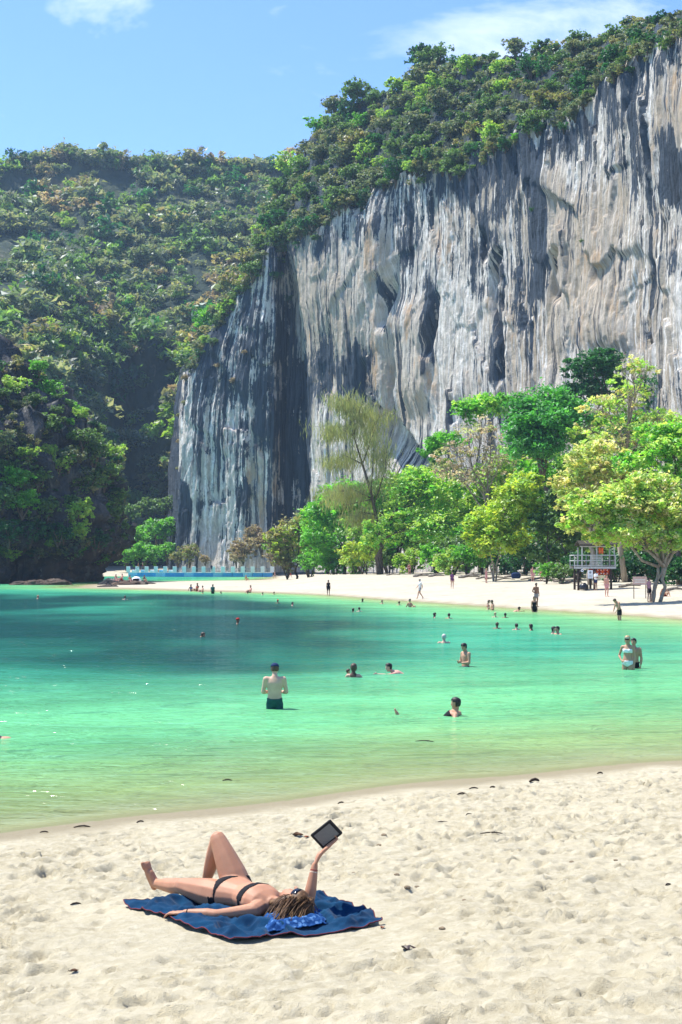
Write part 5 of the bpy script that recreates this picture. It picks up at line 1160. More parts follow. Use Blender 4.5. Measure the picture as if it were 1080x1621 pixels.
def sunbather():
    hup = wu * 1.0 - wf * .08 - wl_ * .10; hfr = wf * .93 - wl_ * .36
    me, fr = build_body(WJ, wl_, wf, hup, hfr, WK, True, 0.0066, 7, woman_fingers, fat=1.28)
    I = face_info(me, fr); me.materials.append(SKIN_W)
    t = thing('person', 'woman in black bikini lying on a blue towel, one knee raised, holding up an e-reader', 'person', (0, 0, 0))
    base = Vector((WO[0], WO[1], WO[2])); t.location = base
    def sub(n, m, mat):
        m.transform(Matrix.Translation(-base)); 
        if not m.materials: m.materials.append(mat)
        return link(n, m, None, t)
    c, th = I['c'], np.char.endswith(I['reg'], 'thigh'); tor = I['reg'] == 'torso'; lt = I['lt']; tt = I['t']; frn = I['fr']
    # low-waisted brief: a band over the hips, narrowing to the crotch
    lowz = .115 - .02 * np.abs(lt) / .17
    def on_thigh(a, b):
        e = WJ[b] - WJ[a]; f = ((c - WJ[a]) @ e) / (e @ e); d = np.linalg.norm(c - WJ[a] - f[:, None] * e, axis=1)
        return (f > .16) & (d < .125 * WK)
    brief = (tor | th) & ~on_thigh('lhip', 'lkn') & ~on_thigh('rhip', 'rkn') & (tt < lowz) & (tt > np.where(frn > 0, -.20 + np.abs(lt) * 1.42, -.26 + np.abs(lt) * 1.2))
    mid = np.abs(tt - (.655 - .03 * (np.abs(lt) / .13) ** 2)) < np.where(frn > .02, .066 - .028 * np.exp(-(lt / .02) ** 2), .036)
    top = tor & mid
    g1 = peel(me, brief, .004, 'bikini_bottom'); g2 = peel(me, top, .0045, 'bikini_top')
    hu, hf, hl = I['hu'], I['hf'], I['hl']
    scalp = peel(me, (I['reg'] == 'head') & ((hu > .058) | ((hf < .0) & (hu > -.07)) | ((hf < .05) & (hu > .02))), .012, 'scalp')
    shades = peel(me, (I['reg'] == 'head') & (hf > .045) & (np.abs(hu - .022) < .021) & (np.abs(hl) < .066) & (np.abs(np.abs(hl) - .034) < .028), .012, 'sunglasses')
    sub('body', me, None); sub('bikini_bottom', g1, CLOTH['black']); sub('bikini_top', g2, CLOTH['black'])
    # hair: locks from the scalp, falling back off the crown and out over the towel
    r = np.random.RandomState(4); mb = MB(); K = WK; H = fr['H']; HU, HF, HL = fr['hu'], fr['hf'], fr['hl']
    for k in range(1300):
        th_ = r.uniform(0, 2 * math.pi); el = r.uniform(-.25, 1.45)
        d = HU * math.sin(el) + (HF * math.cos(th_) + HL * math.sin(th_)) * math.cos(el)
        if d @ HF > .42 and d @ HU < .75: continue
        p = H + (HU * (d @ HU) * .118 + HF * (d @ HF) * .102 + HL * (d @ HL) * .082) * K
        # flow: toward the near side and back along the shoulder, then down to the cloth
        flow = HL * (1.0 if r.rand() < .85 else -.5) * .5 + V3(0, 0, -1) * .55 - wu * (.22 + .55 * math.sin(2.3 * th_ + .8) * math.cos(el) + r.uniform(-.10, .10))
        pts = [p]; v = d * .25 + HU * .05; L = r.uniform(.20, .44) * K; st = L / 7
        for q in range(7):
            f = (q + 1) / 7; v = v * .72 + flow * .28 * (0.6 + f) + r.normal(size=3) * .012
            vv = v / np.linalg.norm(v); nx = pts[-1] + vv * st
            rel = nx - H; loc = V3((rel @ HU) / .128, (rel @ HF) / .112, (rel @ HL) / .092) / K; m_ = np.linalg.norm(loc)
            if m_ < 1: nx = H + rel / m_ * (1.0 + .02 * r.rand())
            nx[2] = max(nx[2], ZB + .028 + .01 * r.rand()); pts.append(nx)
        w = r.uniform(.0022, .0046)
        mb.tube([tuple(x) for x in pts], [w * .7, w, w * 1.1, w * 1.05, w, w * .8, w * .55, w * .2], 5, flat=.55)
    limb(mb, [H - HU * .02 + HL * .02, H + HL * .055 * K - HU * .06 * K + V3(0, 0, -.025), H + HL * .09 * K - HU * .14 * K + V3(0, 0, -.055)], [.085 * K, .070 * K, .03 * K], .7, wu)
    hm = mb.mesh('hair', True); hm.materials.append(HAIR_W)
    ho = sub('hair', hm, None)
    sc = scalp; sc.transform(Matrix.Translation(-base)); sc.materials.append(HAIR_W); link('scalp_hair', sc, None, ho)
    if shades is not None: sub('sunglasses', shades, plain('dark_lens', (0.008, 0.008, 0.01), 0.12, 0.6))
    # wristbands
    for nm, a, b, fq, mat, rr in (('wristband', WJ['lel'], WJ['lwr'], .92, CLOTH['black'], .028), ('bracelet', WJ['rel'], WJ['rwr'], .80, plain('bead', (0.5, 0.42, 0.32), .4, .5, .5, 90), .0285), ('bracelet', WJ['rel'], WJ['rwr'], .86, CLOTH['darkred'], .027)):
        ctr = bez(a, b, fq); ax = Vector(tuple(b - a)).normalized(); e1 = ax.orthogonal().normalized(); e2 = ax.cross(e1); q = MB()
        q.tube([Vector(tuple(ctr)) + (e1 * math.cos(w) + e2 * math.sin(w)) * rr * WK for w in np.linspace(0, 2 * math.pi, 21)], .0035, 6); m = q.mesh(nm, True); m.materials.append(mat); sub(nm, m, None)
SKIN_W = skin_material('sunbather_skin', (0.41, 0.205, 0.12))
def hair_mat():
    t = NT('brown_hair'); v = t.obj()
    n = t.noise(t.scale(v, (40, 40, 16)), 1.0, 4); n2 = t.noise(v, 9.0, 3)
    c = t.mix(t.mapr(n, .35, .7), (0.055, 0.028, 0.014), (0.19, 0.10, 0.045)); c = t.mix(t.mapr(n2, .5, .7, 0, .6), c, (0.24, 0.14, 0.06))
    return t.done(t.bsdf(c, 0.5, 0.22))
HAIR_W = hair_mat()
sunbather()

def ereader():
    t = thing('e_reader', 'black e-reader with a grey page, held up by the sunbather', 'e-reader', tuple(ER_C))
    def slab(w, h, d, off, bev, seg=6):
        mb = MB(); pts = []
        for cx, cy, a0 in ((w / 2 - bev, h / 2 - bev, 0), (-w / 2 + bev, h / 2 - bev, 90), (-w / 2 + bev, -h / 2 + bev, 180), (w / 2 - bev, -h / 2 + bev, 270)):
            for k in range(seg): a = math.radians(a0 + 90 * k / (seg - 1)); pts.append((cx + bev * math.cos(a), cy + bev * math.sin(a)))
        V = [er_x * x + er_y * y + er_n * (off + z) for z in (d / 2, -d / 2) for x, y in pts]; n = len(pts)
        fs = [tuple(range(n)), tuple(range(2 * n - 1, n - 1, -1))] + [(k, k + n, (k + 1) % n + n, (k + 1) % n) for k in range(n)]
        return mb.add(V, fs)
    slab(ERW, ERH, .010, 0, .014).build('case', plain('reader_case', (0.012, 0.012, 0.013), .6, .3), t)
    slab(ERW * 1.03, ERH * 1.03, .004, -.0085, .012).build('back_cover', plain('reader_cover', (0.02, 0.02, 0.021), .8, .2), t)
    tp = NT('reader_page'); v = tp.obj()
    # lines of print run along the short edge direction
    u = tp.n('VectorMath', {0: v, 1: tuple(er_x)}, operation='DOT_PRODUCT').outputs['Value']; w = tp.n('VectorMath', {0: v, 1: tuple(er_y)}, operation='DOT_PRODUCT').outputs['Value']
    lines = tp.math('PINGPONG', tp.math('MULTIPLY', u, 160.0), 0.5); words_ = tp.noise(tp.n('CombineXYZ', {0: tp.math('MULTIPLY', w, 120.0), 1: tp.math('FLOOR', tp.math('MULTIPLY', u, 160.0))}).outputs[0], 1.0, 2)
    ink = tp.math('MULTIPLY', tp.math('GREATER_THAN', lines, 0.24), tp.math('GREATER_THAN', words_, 0.44))
    c = tp.mix(tp.math('MULTIPLY', ink, 0.7), (0.20, 0.20, 0.185), (0.04, 0.04, 0.04))
    slab(ERW * .80, ERH * .76, .003, .0055, .003).build('screen', tp.done(tp.bsdf(c, .45, .4)), t)
    mb = MB(); mb.tube([tuple(er_x * (-ERW * .50) + er_y * (-ERH * .42) - er_n * .004), tuple(er_x * (-ERW * .47) + er_y * (-ERH * .56) - er_n * .004), tuple(er_x * (-ERW * .36) + er_y * (-ERH * .57))], [.006, .007, .005], 6); mb.build('strap', plain('reader_cover', (0.02, 0.02, 0.021)), t)
ereader()

def towel():
    A, B, C, D = [np.array(on_plane(x, y, ZB)) for x, y in ((192, 1428), (514, 1420), (606, 1468), (362, 1496))]
    nu, nv = 130, 90; u, v = np.meshgrid(np.linspace(0, 1, nu), np.linspace(0, 1, nv))
    P = (A * (1 - u)[..., None] + B * u[..., None]) * (1 - v)[..., None] + (D * (1 - u)[..., None] + C * u[..., None]) * v[..., None]
    ed = np.minimum.reduce([u, 1 - u, v, 1 - v])
    nx = fbm(stack3(u * 5, v * 5, 1.0), 3); ny = fbm(stack3(u * 5, v * 5, 7.0), 3)
    nx = .8 * fbm(stack3(u * 2.1, v * 2.1, 1.0), 2) + .42 * nx; ny = .8 * fbm(stack3(u * 2.1, v * 2.1, 7.0), 2) + .42 * ny
    P[..., 0] += .08 * nx * sstep(.3, 0, ed) + .012 * nx; P[..., 1] += .09 * ny * sstep(.3, 0, ed) + .015 * ny
    # a deep fold that pulls the near corner in, as in the photograph
    k = np.exp(-((u - .03) / .10) ** 2) * sstep(.45, .8, v); P[..., 0] += .05 * k
    H = .078 * np.clip(ridged(stack3(u * 3.4 + v * 1.3, v * 3.2 - u, 3.0), 3, .55) - .45, 0, 1.5) + .018 * fbm(stack3(u * 10, v * 9, 4.0), 3)
    body = np.exp(-(((P[..., 0] - WO[0]) * wl_[0] + (P[..., 1] - WO[1]) * wl_[1]) / .17) ** 2)          # pressed flat under her
    H = np.clip(H, 0, .09) * (1 - .9 * body) * (.45 + .55 * sstep(0, .10, ed)) + .03 * sstep(.86, 1.0, u) * (1 + nx)
    zs = np.array([[sand_h(P[i, j, 0], P[i, j, 1]) for j in range(nu)] for i in range(nv)])
    P[..., 2] = np.maximum(zs, ZB - .03) + .010 + H
    base = Vector(tuple(P.reshape(-1, 3).mean(0))); t = thing('beach_towel', 'crumpled blue beach towel with red hem under the sunbather', 'towel', base)
    L = P - np.array(base)
    tm = NT('towel_cloth'); o = tm.obj(); n1 = tm.noise(o, 6.0, 4); n2 = tm.noise(o, 220.0, 2)
    c = tm.mix(tm.mapr(n1, .3, .7), (0.002, 0.022, 0.060), (0.004, 0.042, 0.100)); c = tm.mix(tm.mapr(n2, .5, .7, 0, .35), c, (0.012, 0.065, 0.14))
    mat = tm.done(tm.bsdf(c, .95, .05, tm.bump(n2, .5, .004), Sheen_Weight=.08))
    fs = grid_faces(nv, nu)[:, ::-1]; m = mesh_np('cloth', L.reshape(-1, 3), fs)
    ob = link('cloth', m, mat, t); sd = ob.modifiers.new('thick', 'SOLIDIFY'); sd.thickness = .006; sd.offset = -1
    rim = [tuple(L[0, j]) for j in range(nu)] + [tuple(L[i, -1]) for i in range(1, nv)] + [tuple(L[-1, j]) for j in range(nu - 2, -1, -1)] + [tuple(L[i, 0]) for i in range(nv - 2, 0, -1)]
    rim.append(rim[0]); mb = MB(); mb.tube(rim, .0038, 6, cap=False); mb.build('hem', plain('red_hem', (0.14, 0.025, 0.03), .8, .2), t, smooth=True)
    # small light blue cloth under the hair
    c0 = np.array(on_plane(464, 1466, ZB)); nu, nv = 60, 34; u, v = np.meshgrid(np.linspace(-1, 1, nu), np.linspace(-1, 1, nv))
    ax1 = np.array(on_plane(514, 1458, ZB)) - c0; ax2 = np.array(on_plane(460, 1455, ZB)) - c0
    Q = c0 + ax1 * u[..., None] + ax2 * v[..., None]; ed = np.minimum(1 - np.abs(u), 1 - np.abs(v)); wob = fbm(stack3(u * 2.2, v * 2.2, 2.0), 3)
    Q[..., 0] += .03 * wob; Q[..., 1] += .05 * wob * sstep(.5, 0, ed)
    Q[..., 2] = ZB + .042 + .050 * sstep(0, .35, ed) * (0.55 + .8 * np.clip(ridged(stack3(u * 2.6, v * 2.0, 5.0), 3, .55) * .4, -.4, 1)) + .012 * fbm(stack3(u * 6, v * 5, 9.0), 3)
    base = Vector(tuple(c0)); Q = Q - c0
    pm = NT('printed_cloth'); o = pm.obj(); vo = pm.n('TexVoronoi', {'Vector': o, 'Scale': 22.0}).outputs['Distance']
    c = pm.mix(pm.mapr(vo, .30, .42), (0.08, 0.18, 0.36), (0.010, 0.05, 0.17)); c = pm.mix(pm.mapr(pm.noise(o, 30.0, 3), .5, .62, 0, .7), c, (0.03, 0.11, 0.29))
    ob = link('printed_cloth', mesh_np('printed_cloth', Q.reshape(-1, 3), grid_faces(nv, nu)), pm.done(pm.bsdf(c, .9, .1)), label='crumpled light blue printed cloth under the sunbather\'s hair', cat='cloth')
    ob.location = base
    sd = ob.modifiers.new('thick', 'SOLIDIFY'); sd.thickness = .006; sd.offset = -1
towel()
# ------------------------------------------------------------------ floating walkway behind the spit
M_FLOAT = plain('blue_float_plastic', (0.06, 0.36, 0.75), 0.5, 0.4); M_WHITE = plain('white_plastic', (0.86, 0.88, 0.90), 0.5, 0.4, 0.06)
M_PALEBLUE = plain('pale_blue_plastic', (0.30, 0.62, 0.88), 0.5, 0.4)
def walkway():
    d0 = 372.0; k = d0 / F; x0, x1 = (196 - CX) * k, (432 - CX) * k
    n = 15; t = thing('floating_walkway', 'blue and white floating walkway crossing the lagoon behind the sand spit', 'walkway', (x0, d0, 0))
    w = (x1 - x0) / n
    for i in range(n):
        y = 10 * (1 - (i + .5) / n) ** 2 * 1.0; xc = (i + .5) * w
        mb = MB(); mb.box((xc, y, .35), (w * .97, 3.0, 1.3)); mb.build('float_block', M_FLOAT if i % 3 else M_PALEBLUE, t, bevel=.12)
        mb = MB(); mb.box((xc, y, 1.06), (w * .99, 3.1, .12)); mb.build('deck_panel', M_WHITE, t)
        for e in ((-1,) if i < n - 1 else (-1, 1)):
            mb = MB(); mb.box((xc + e * w * .48, y - 1.35, 1.87), (1.0, .25, 1.5)); mb.build('post', M_WHITE, t, bevel=.04)
        if i > 4:
            for q in range(3):
                mb = MB(); mb.box((xc, y - 1.40, 1.36 + q * .38), (w * .66, .10, .10)); mb.build('rail', plain('grey_rail', (0.20, 0.28, 0.34), .6, .3), t)
        else:
            mb = MB(); mb.box((xc + .2, y - 1.2, 1.42), (w * .42, .8, .62)); mb.build('float_block', M_PALEBLUE if i % 2 else M_WHITE, t, bevel=.1)
walkway()
person(335, 904.6, 'on', 'stand', 'person in dark clothes standing on the floating walkway', R(20), False, 'brown', 'black', [('shirt', 'navy'), ('trunks', 'black')], size=1.0, d=371)
person(219, 900.5, 'on', 'walk', 'tanned person walking at the far end of the floating walkway', R(80), True, 'tan', 'brown', BK('orange'), size=1.0, d=376.5)
person(226, 900.5, 'on', 'walk', 'sunburnt person following at the far end of the floating walkway', R(80), False, 'pink', 'brown', TR('red'), size=1.0, d=376)

# ------------------------------------------------------------------ lookout hut on posts
M_TIMBER = plain('white_timber', (0.46, 0.47, 0.44), 0.7, 0.25, 0.12, 8); M_DARKWOOD = plain('dark_timber', (0.06, 0.045, 0.035), 0.85, 0.2, 0.3, 8)
M_ORANGE = plain('lifebuoy_orange', (0.72, 0.12, 0.02), 0.55, 0.35); M_ROOF = plain('thatch', (0.05, 0.045, 0.035), 0.95, 0.1, 0.35, 10)
HUT_D = 136.0; HK = HUT_D / F; HX = (938 - CX) * HK; HZ = float(ground_z(HX, HUT_D)); 
def hz(py): return float(at(938, py, HUT_D)[2]) - HZ
def hut():
    t = thing('lookout_hut', 'white-railed lookout hut on dark posts under the leaning tree', 'hut', (HX, HUT_D, HZ))
    zf, zr, zt = hz(897), hz(879), hz(867); hw, hd = 32 * HK, 1.3
    for sx in (-1, -.02, 1):
        for sy in (-1, 1):
            mb = MB(); mb.tube([(sx * hw * .8, sy * hd * .85, -.4), (sx * hw * .8, sy * hd * .85, zf)], [.11, .10], 8); mb.build('leg', M_DARKWOOD, t, smooth=True)
    mb = MB(); mb.box((0, -hd - .02, zf - .09), (2 * hw + .1, .08, .2)); mb.build('deck_beam', M_TIMBER, t)
    mb = MB(); mb.box((0, hd + .02, zf - .09), (2 * hw + .1, .08, .2)); mb.build('deck_beam', M_TIMBER, t)
    for i in range(14):
        mb = MB(); mb.box((-hw + (i + .5) * 2 * hw / 14, 0, zf + .02), (2 * hw / 14 - .015, 2 * hd, .04)); mb.build('plank', M_DARKWOOD, t)
    for f in (0, .18, .40, .67, 1):                                     # rail posts, front and back
        for sy in (-1, 1):
            mb = MB(); mb.box((-hw + f * 2 * hw, sy * hd, (zf + zr) / 2 + .02), (.075, .075, zr - zf)); mb.build('rail_post', M_TIMBER, t)
    for sy in (-1, 1):
        for q in (0.05, .5, 1.0):
            mb = MB(); mb.box((0, sy * (hd + .045), zf + .06 + (zr - zf - .06) * q), (2 * hw, .05, .075)); mb.build('rail', M_TIMBER, t)
    for sx in (-1, 1):
        for q in (.5, 1.0):
            mb = MB(); mb.box((sx * (hw + .03), 0, zf + .06 + (zr - zf - .06) * q), (.05, 2 * hd, .07)); mb.build('rail', M_TIMBER, t)
    for i in range(6):                                                  # slatted middle panel
        mb = MB(); mb.box((-hw + .53 * 2 * hw, -hd - .095, zf + .10 + i * (zr - zf - .12) / 6), (.24 * 2 * hw, .035, .085)); mb.build('slat', M_TIMBER, t)
    for i in range(7):                                                  # balusters on the open side
        mb = MB(); mb.box((-hw + (.70 + i * .043) * 2 * hw, -hd - .09, (zf + zr) / 2), (.035, .03, zr - zf - .1)); mb.build('baluster', M_DARKWOOD, t)
    for sx, sy in ((-.62, -1), (.96, -1), (-.62, 1), (.96, 1), (.10, -1)):
        mb = MB(); mb.box((sx * hw, sy * hd * .9, (zf + zt) / 2 + .05), (.10, .10, zt - zf)); mb.build('roof_post', M_TIMBER, t)
    mb = MB(); mb.box((.15 * hw, -hd * .9 - .06, zt + .1), (1.75 * hw, .06, .10)); mb.build('roof_beam', M_TIMBER, t)
    ov = hw * .98; rz0, rz1 = zt + .16, zt + .55
    mb = MB(); mb.add([(-.75 * hw, -hd * 1.25, rz0), (1.1 * hw, -hd * 1.25, rz0), (1.1 * hw, 0, rz1), (-.75 * hw, 0, rz1), (-.75 * hw, hd * 1.25, rz0), (1.1 * hw, hd * 1.25, rz0), (-.75 * hw, -hd * 1.25, rz0 + .12), (1.1 * hw, -hd * 1.25, rz0 + .12), (1.1 * hw, 0, rz1 + .12), (-.75 * hw, 0, rz1 + .12), (-.75 * hw, hd * 1.25, rz0 + .12), (1.1 * hw, hd * 1.25, rz0 + .12)],
        [(0, 3, 2, 1), (3, 4, 5, 2), (6, 7, 8, 9), (9, 8, 11, 10), (0, 1, 7, 6), (4, 10, 11, 5), (0, 6, 9, 3), (3, 9, 10, 4), (1, 2, 8, 7), (2, 5, 11, 8)]); mb.build('roof', M_ROOF, t)
    mb = MB(); mb.box((.28 * hw, -hd * .6, hz(903)), (1.1 * hw, .06, .75)); mb.build('rescue_board', plain('red_board', (0.42, 0.045, 0.03), .7, .25), t)
    # steep ladder at the back
    for q in range(6):
        mb = MB(); mb.box((-.5 * hw, hd + .25 + .10 * (6 - q), .3 * (q + 1)), (.6, .22, .05)); mb.build('step', M_DARKWOOD, t)
    def torus(c, R0, r0, mat, name, label, cat, group):
        mb = MB(); V = []; Fs = []; a, b = 24, 10
        for i in range(a):
            for j in range(b):
                A, B = 2 * math.pi * i / a, 2 * math.pi * j / b; V.append(((R0 + r0 * math.cos(B)) * math.cos(A), r0 * .8 * math.sin(B), (R0 + r0 * math.cos(B)) * math.sin(A)))
                Fs.append((i * b + j, i * b + (j + 1) % b, ((i + 1) % a) * b + (j + 1) % b, ((i + 1) % a) * b + j))
        mb.add(V, Fs); tt = thing(name, label, cat, c, group=group); mb.build('ring', mat, tt, smooth=True)
        for q in range(4):
            A = math.pi / 4 + q * math.pi / 2; mb = MB(); mb.tube([(R0 * math.cos(A + e), 0, R0 * math.sin(A + e)) for e in (-.12, 0, .12)], r0 * 1.07, 10); mb.build('band', M_WHITE, tt, smooth=True)
    for px, lb in ((946, 'orange lifebuoy hung under the hut next to the white notice'), (955.5, 'orange lifebuoy hung under the hut farther from the white notice')):
        torus(((px - CX) * HK, HUT_D - hd * .6 - .13, HZ + hz(905)), .22, .075, M_ORANGE, 'lifebuoy', lb, 'lifebuoy', 'lifebuoys under the hut')
    # notice with a red emblem and dark lines
    c = ((930 - CX) * HK, HUT_D - hd - .16, HZ + hz(909)); s = thing('notice_board', 'tall white notice with dark print hanging below the hut deck', 'sign', c)
    mb = MB(); mb.box((0, 0, 0), (.46, .04, .74)); mb.build('panel', M_WHITE, s)
    for q in range(5):
        mb = MB(); mb.box((0, -.026, -.05 - q * .055), (.32 - .06 * (q % 2), .006, .018)); mb.build('print_line', CLOTH['grey'], s)
    mb = MB(); mb.tube([(0, -.020, .17), (0, -.032, .17)], .11, 14); mb.build('emblem', CLOTH['grey'], s)
    mb = MB(); mb.box((0, 0, .50), (.02, .02, .30)); mb.build('hanger', M_DARKWOOD, s)
    c = ((917.5 - CX) * HK, HUT_D - hd - .12, HZ + hz(903)); s = thing('round_sign', 'small round white sign on the corner post of the hut', 'sign', c)
    mb = MB(); mb.tube([(0, -.02, 0), (0, .02, 0)], .13, 16); mb.build('disc', M_WHITE, s); mb = MB(); mb.tube([(0, -.028, 0), (0, -.021, 0)], .055, 12); mb.build('emblem', CLOTH['navy'], s)
    # life vest hung on the deck
    c = ((948 - CX) * HK, HUT_D - hd * .86, HZ + hz(872)); s = thing('life_vest', 'orange life vest hanging from the hut roof beam', 'life vest', c)
    for sx in (-1, 1):
        mb = MB(); mb.box((sx * .12, 0, 0), (.20, .12, .55)); mb.build('panel', M_ORANGE, s, bevel=.04)
    mb = MB(); mb.tube([(-.12, 0, .27), (-.08, .02, .40), (.08, .02, .40), (.12, 0, .27)], .04, 8); mb.build('collar', M_ORANGE, s, smooth=True)
    mb = MB(); mb.tube([(0, .02, .40), (0, .02, .62)], .012, 6); mb.build('hook', M_DARKWOOD, s)
    # sack at the foot of the post
    r = np.random.RandomState(2); V, Fs = sphere_np(16, 10); V = V * [.42, .38, .40] * (1 + .18 * fbm(V * 2.2 + 3, 3))[:, None]; V[:, 2] = np.maximum(V[:, 2], -.22) + .2
    o = link('rubbish_sack', mesh_np('rubbish_sack', V, Fs), plain('black_plastic', (0.012, 0.012, 0.014), .35, .5), label='black rubbish sack slumped at the foot of the hut post', cat='sack'); o.location = ((919 - CX) * HK, HUT_D - hd - .5, HZ)
    # board propped beside the tree
    d = 112.0; p = at(1013, 919, d); s = thing('banner_board', 'faded white and pink banner board standing by the leaning tree', 'sign', (p[0], d, float(ground_z(p[0], d))))
    h = p[2] - float(ground_z(p[0], d)); mb = MB(); mb.box((0, 0, h), (1.05, .04, .60)); mb.build('panel', plain('faded_pink', (0.60, 0.42, 0.40), .8, .2), s)
    for q in (-.12, .05): mb = MB(); mb.box((0, -.025, h + q), (.8, .006, .07)); mb.build('print_line', CLOTH['white'], s)
    for sx in (-.45, .45): mb = MB(); mb.tube([(sx, .03, -.2), (sx, .03, h)], .03, 6); mb.build('stake', M_DARKWOOD, s)
def sphere_np(na, nb):
    V = []; 
    for j in range(nb + 1):
        for i in range(na):
            a, b = 2 * math.pi * i / na, -math.pi / 2 + math.pi * j / nb; V.append((math.cos(a) * math.cos(b), math.sin(a) * math.cos(b), math.sin(b)))
    Fs = [(j * na + i, j * na + (i + 1) % na, (j + 1) * na + (i + 1) % na, (j + 1) * na + i) for j in range(nb) for i in range(na)]
    return np.array(V), np.array(Fs)


hut()
# ------------------------------------------------------------------ rocks, driftwood and litter
def rock(px, py, wpx, hpx, label, seed, mat=None, d=None, group='shore rocks'):
    p = Wp(px, py) if d is None else Vector(tuple(at(px, py, d))); k = p.y / F
    V, Fs = sphere_np(36, 20); q = V * 1.6 + seed * 3.7
    V = V * (1 + .30 * fbm(q, 4, .6) + .12 * ridged(q * 2, 3))[:, None] * [wpx * k, max(wpx * .7, hpx) * k, hpx * k]
    o = link('shore_rock', mesh_np('shore_rock', V, Fs), mat or M_ROCK, label=label, cat='rock', group=group); o.location = (p.x, p.y + .3 * wpx * k, 0.0)
M_PALEROCK = rock_material('pale_shore_rock', False, (0.08, 0.065, 0.05), (0.42, 0.37, 0.30))
for i, (px, py, w, h, lab) in enumerate([(85, 926, 24, 8, 'low pale rock at the foot of the headland'), (55, 926, 18, 7, 'rounded brown rock beside the low pale rock'), (30, 926, 14, 5, 'small dark rock at the dark undercut'), (205, 927, 26, 7, 'flat rock ledge with bathers at the headland tip'), (178, 926, 20, 9, 'dark boulder against the headland tip'), (232, 926, 14, 4, 'small flat rock at the end of the ledge'), (170, 930, 14, 4, 'wet low rock in front of the dark boulder')]):
    rock(px, py, w, h, lab, i, M_PALEROCK if i in (0, 1, 3, 5) else M_ROCK)
for px, py, lab, c, fm in [(193, 917, 'sunburnt bather sitting highest on the flat rock ledge', 'red', False), (206, 919, 'bather in orange sitting at the front of the rock ledge', 'orange', True), (229, 919, 'dark-haired bather sitting at the outer end of the rock ledge', 'navy', True), (184, 918, 'bather in pink sitting against the headland', 'pink', True)]:
    person(px, py + 2, 'on', 'sit', lab, R(30 if fm else -40), fm, 'pink' if c != 'navy' else 'tan', 'brown' if c != 'navy' else 'black', BK(c) if fm else TR(c), size=1.1, d=222, group='bathers on the rock ledge')
def beach_tent():
    d = 224.0; p = at(216, 920, d); t = thing('beach_bag', 'white and black round-topped bag on the rock ledge', 'bag', tuple(p))
    V, Fs = sphere_np(20, 12); V2 = V * [.75, .55, .62]; V2[:, 2] = np.maximum(V2[:, 2], -.1) + .1
    link('shell', mesh_np('shell', V2, Fs), M_WHITE, t)
    mb = MB(); mb.box((0, -.5, .22), (.9, .12, .36)); mb.build('pocket', CLOTH['black'], t, bevel=.05); mb = MB(); mb.tube([(-.25, 0, .66), (0, 0, .86), (.25, 0, .66)], .04, 6); mb.build('handle', CLOTH['black'], t)
beach_tent()
M_DRIFT = bark_material('driftwood', (0.10, 0.08, 0.06), (0.33, 0.29, 0.24))
def driftwood():
    r = np.random.RandomState(31); i = 0
    spots = [(555, 909, 12), (575, 910, 10), (600, 910, 14), (622, 911, 9), (668, 913, 12), (690, 913, 10), (742, 915, 14), (765, 917, 10), (785, 917, 15), (800, 919, 12), (815, 914, 14), (838, 918, 12), (855, 919, 16), (872, 921, 10), (890, 922, 12), (528, 909, 8), (996, 930, 14), (1066, 936, 16), (905, 924, 12), (750, 912, 10)]
    names = ['bleached', 'short grey', 'forked', 'long curved', 'dark wet-looking', 'thick stubby', 'thin pale', 'twisted', 'broken', 'half-buried', 'crooked', 'smooth grey', 'knotted', 'sun-bleached long', 'rough brown', 'little', 'root-like', 'leaning', 'mossy', 'splintered']
    wh = lambda px: 'below the bright green trees' if px < 640 else 'below the light green tree' if px < 730 else 'under the yellow tree' if px < 870 else 'near the lookout hut'
    for px, py, w in spots:
        p = G(px, py); k = p.y / F; L = w * k * 1.3; a = r.uniform(-.5, .5); mb = MB(); mid = (r.uniform(-.2, .2) * L, 0, L * .10 + .15)
        e0 = (-L * math.cos(a) * .9, -L * math.sin(a), .05); e1 = (L * math.cos(a), L * math.sin(a), .12 + L * .12 * r.rand())
        rd = r.uniform(.09, .2)
        mb.tube([e0, tuple(np.array(e0) * .5 + np.array(mid) * .5), mid, tuple(np.array(e1) * .5 + np.array(mid) * .6), e1], [rd * .8, rd, rd * .95, rd * .7, rd * .35], 8)
        mb.tube([mid, (mid[0] + .2 * L, -.3 * L, .5 * L * .4 + .2), (mid[0] + .45 * L, -.45 * L, .35 * L)], [rd * .5, rd * .35, rd * .12], 6)
        o = mb.build('driftwood_log', M_DRIFT, smooth=True, label=f'{names[i]} driftwood log {wh(px)}', cat='driftwood', group='driftwood along the tree line'); o.location = p; i += 1
driftwood()
def blue_bag():
    p = G(817, 916); t = thing('duffel_bag', 'dark blue bag left on the sand among driftwood under the trees', 'bag', p)
    V, Fs = sphere_np(18, 12); V = np.sign(V) * np.abs(V) ** .7 * [.62, .4, .42]; V[:, 2] += .38; link('body', mesh_np('body', V, Fs), CLOTH['navy'], t)
    mb = MB(); mb.tube([(-.3, -.1, .72), (-.12, -.1, .98), (.12, -.1, .98), (.3, -.1, .72)], .035, 6); mb.build('handle', CLOTH['black'], t)
blue_bag()

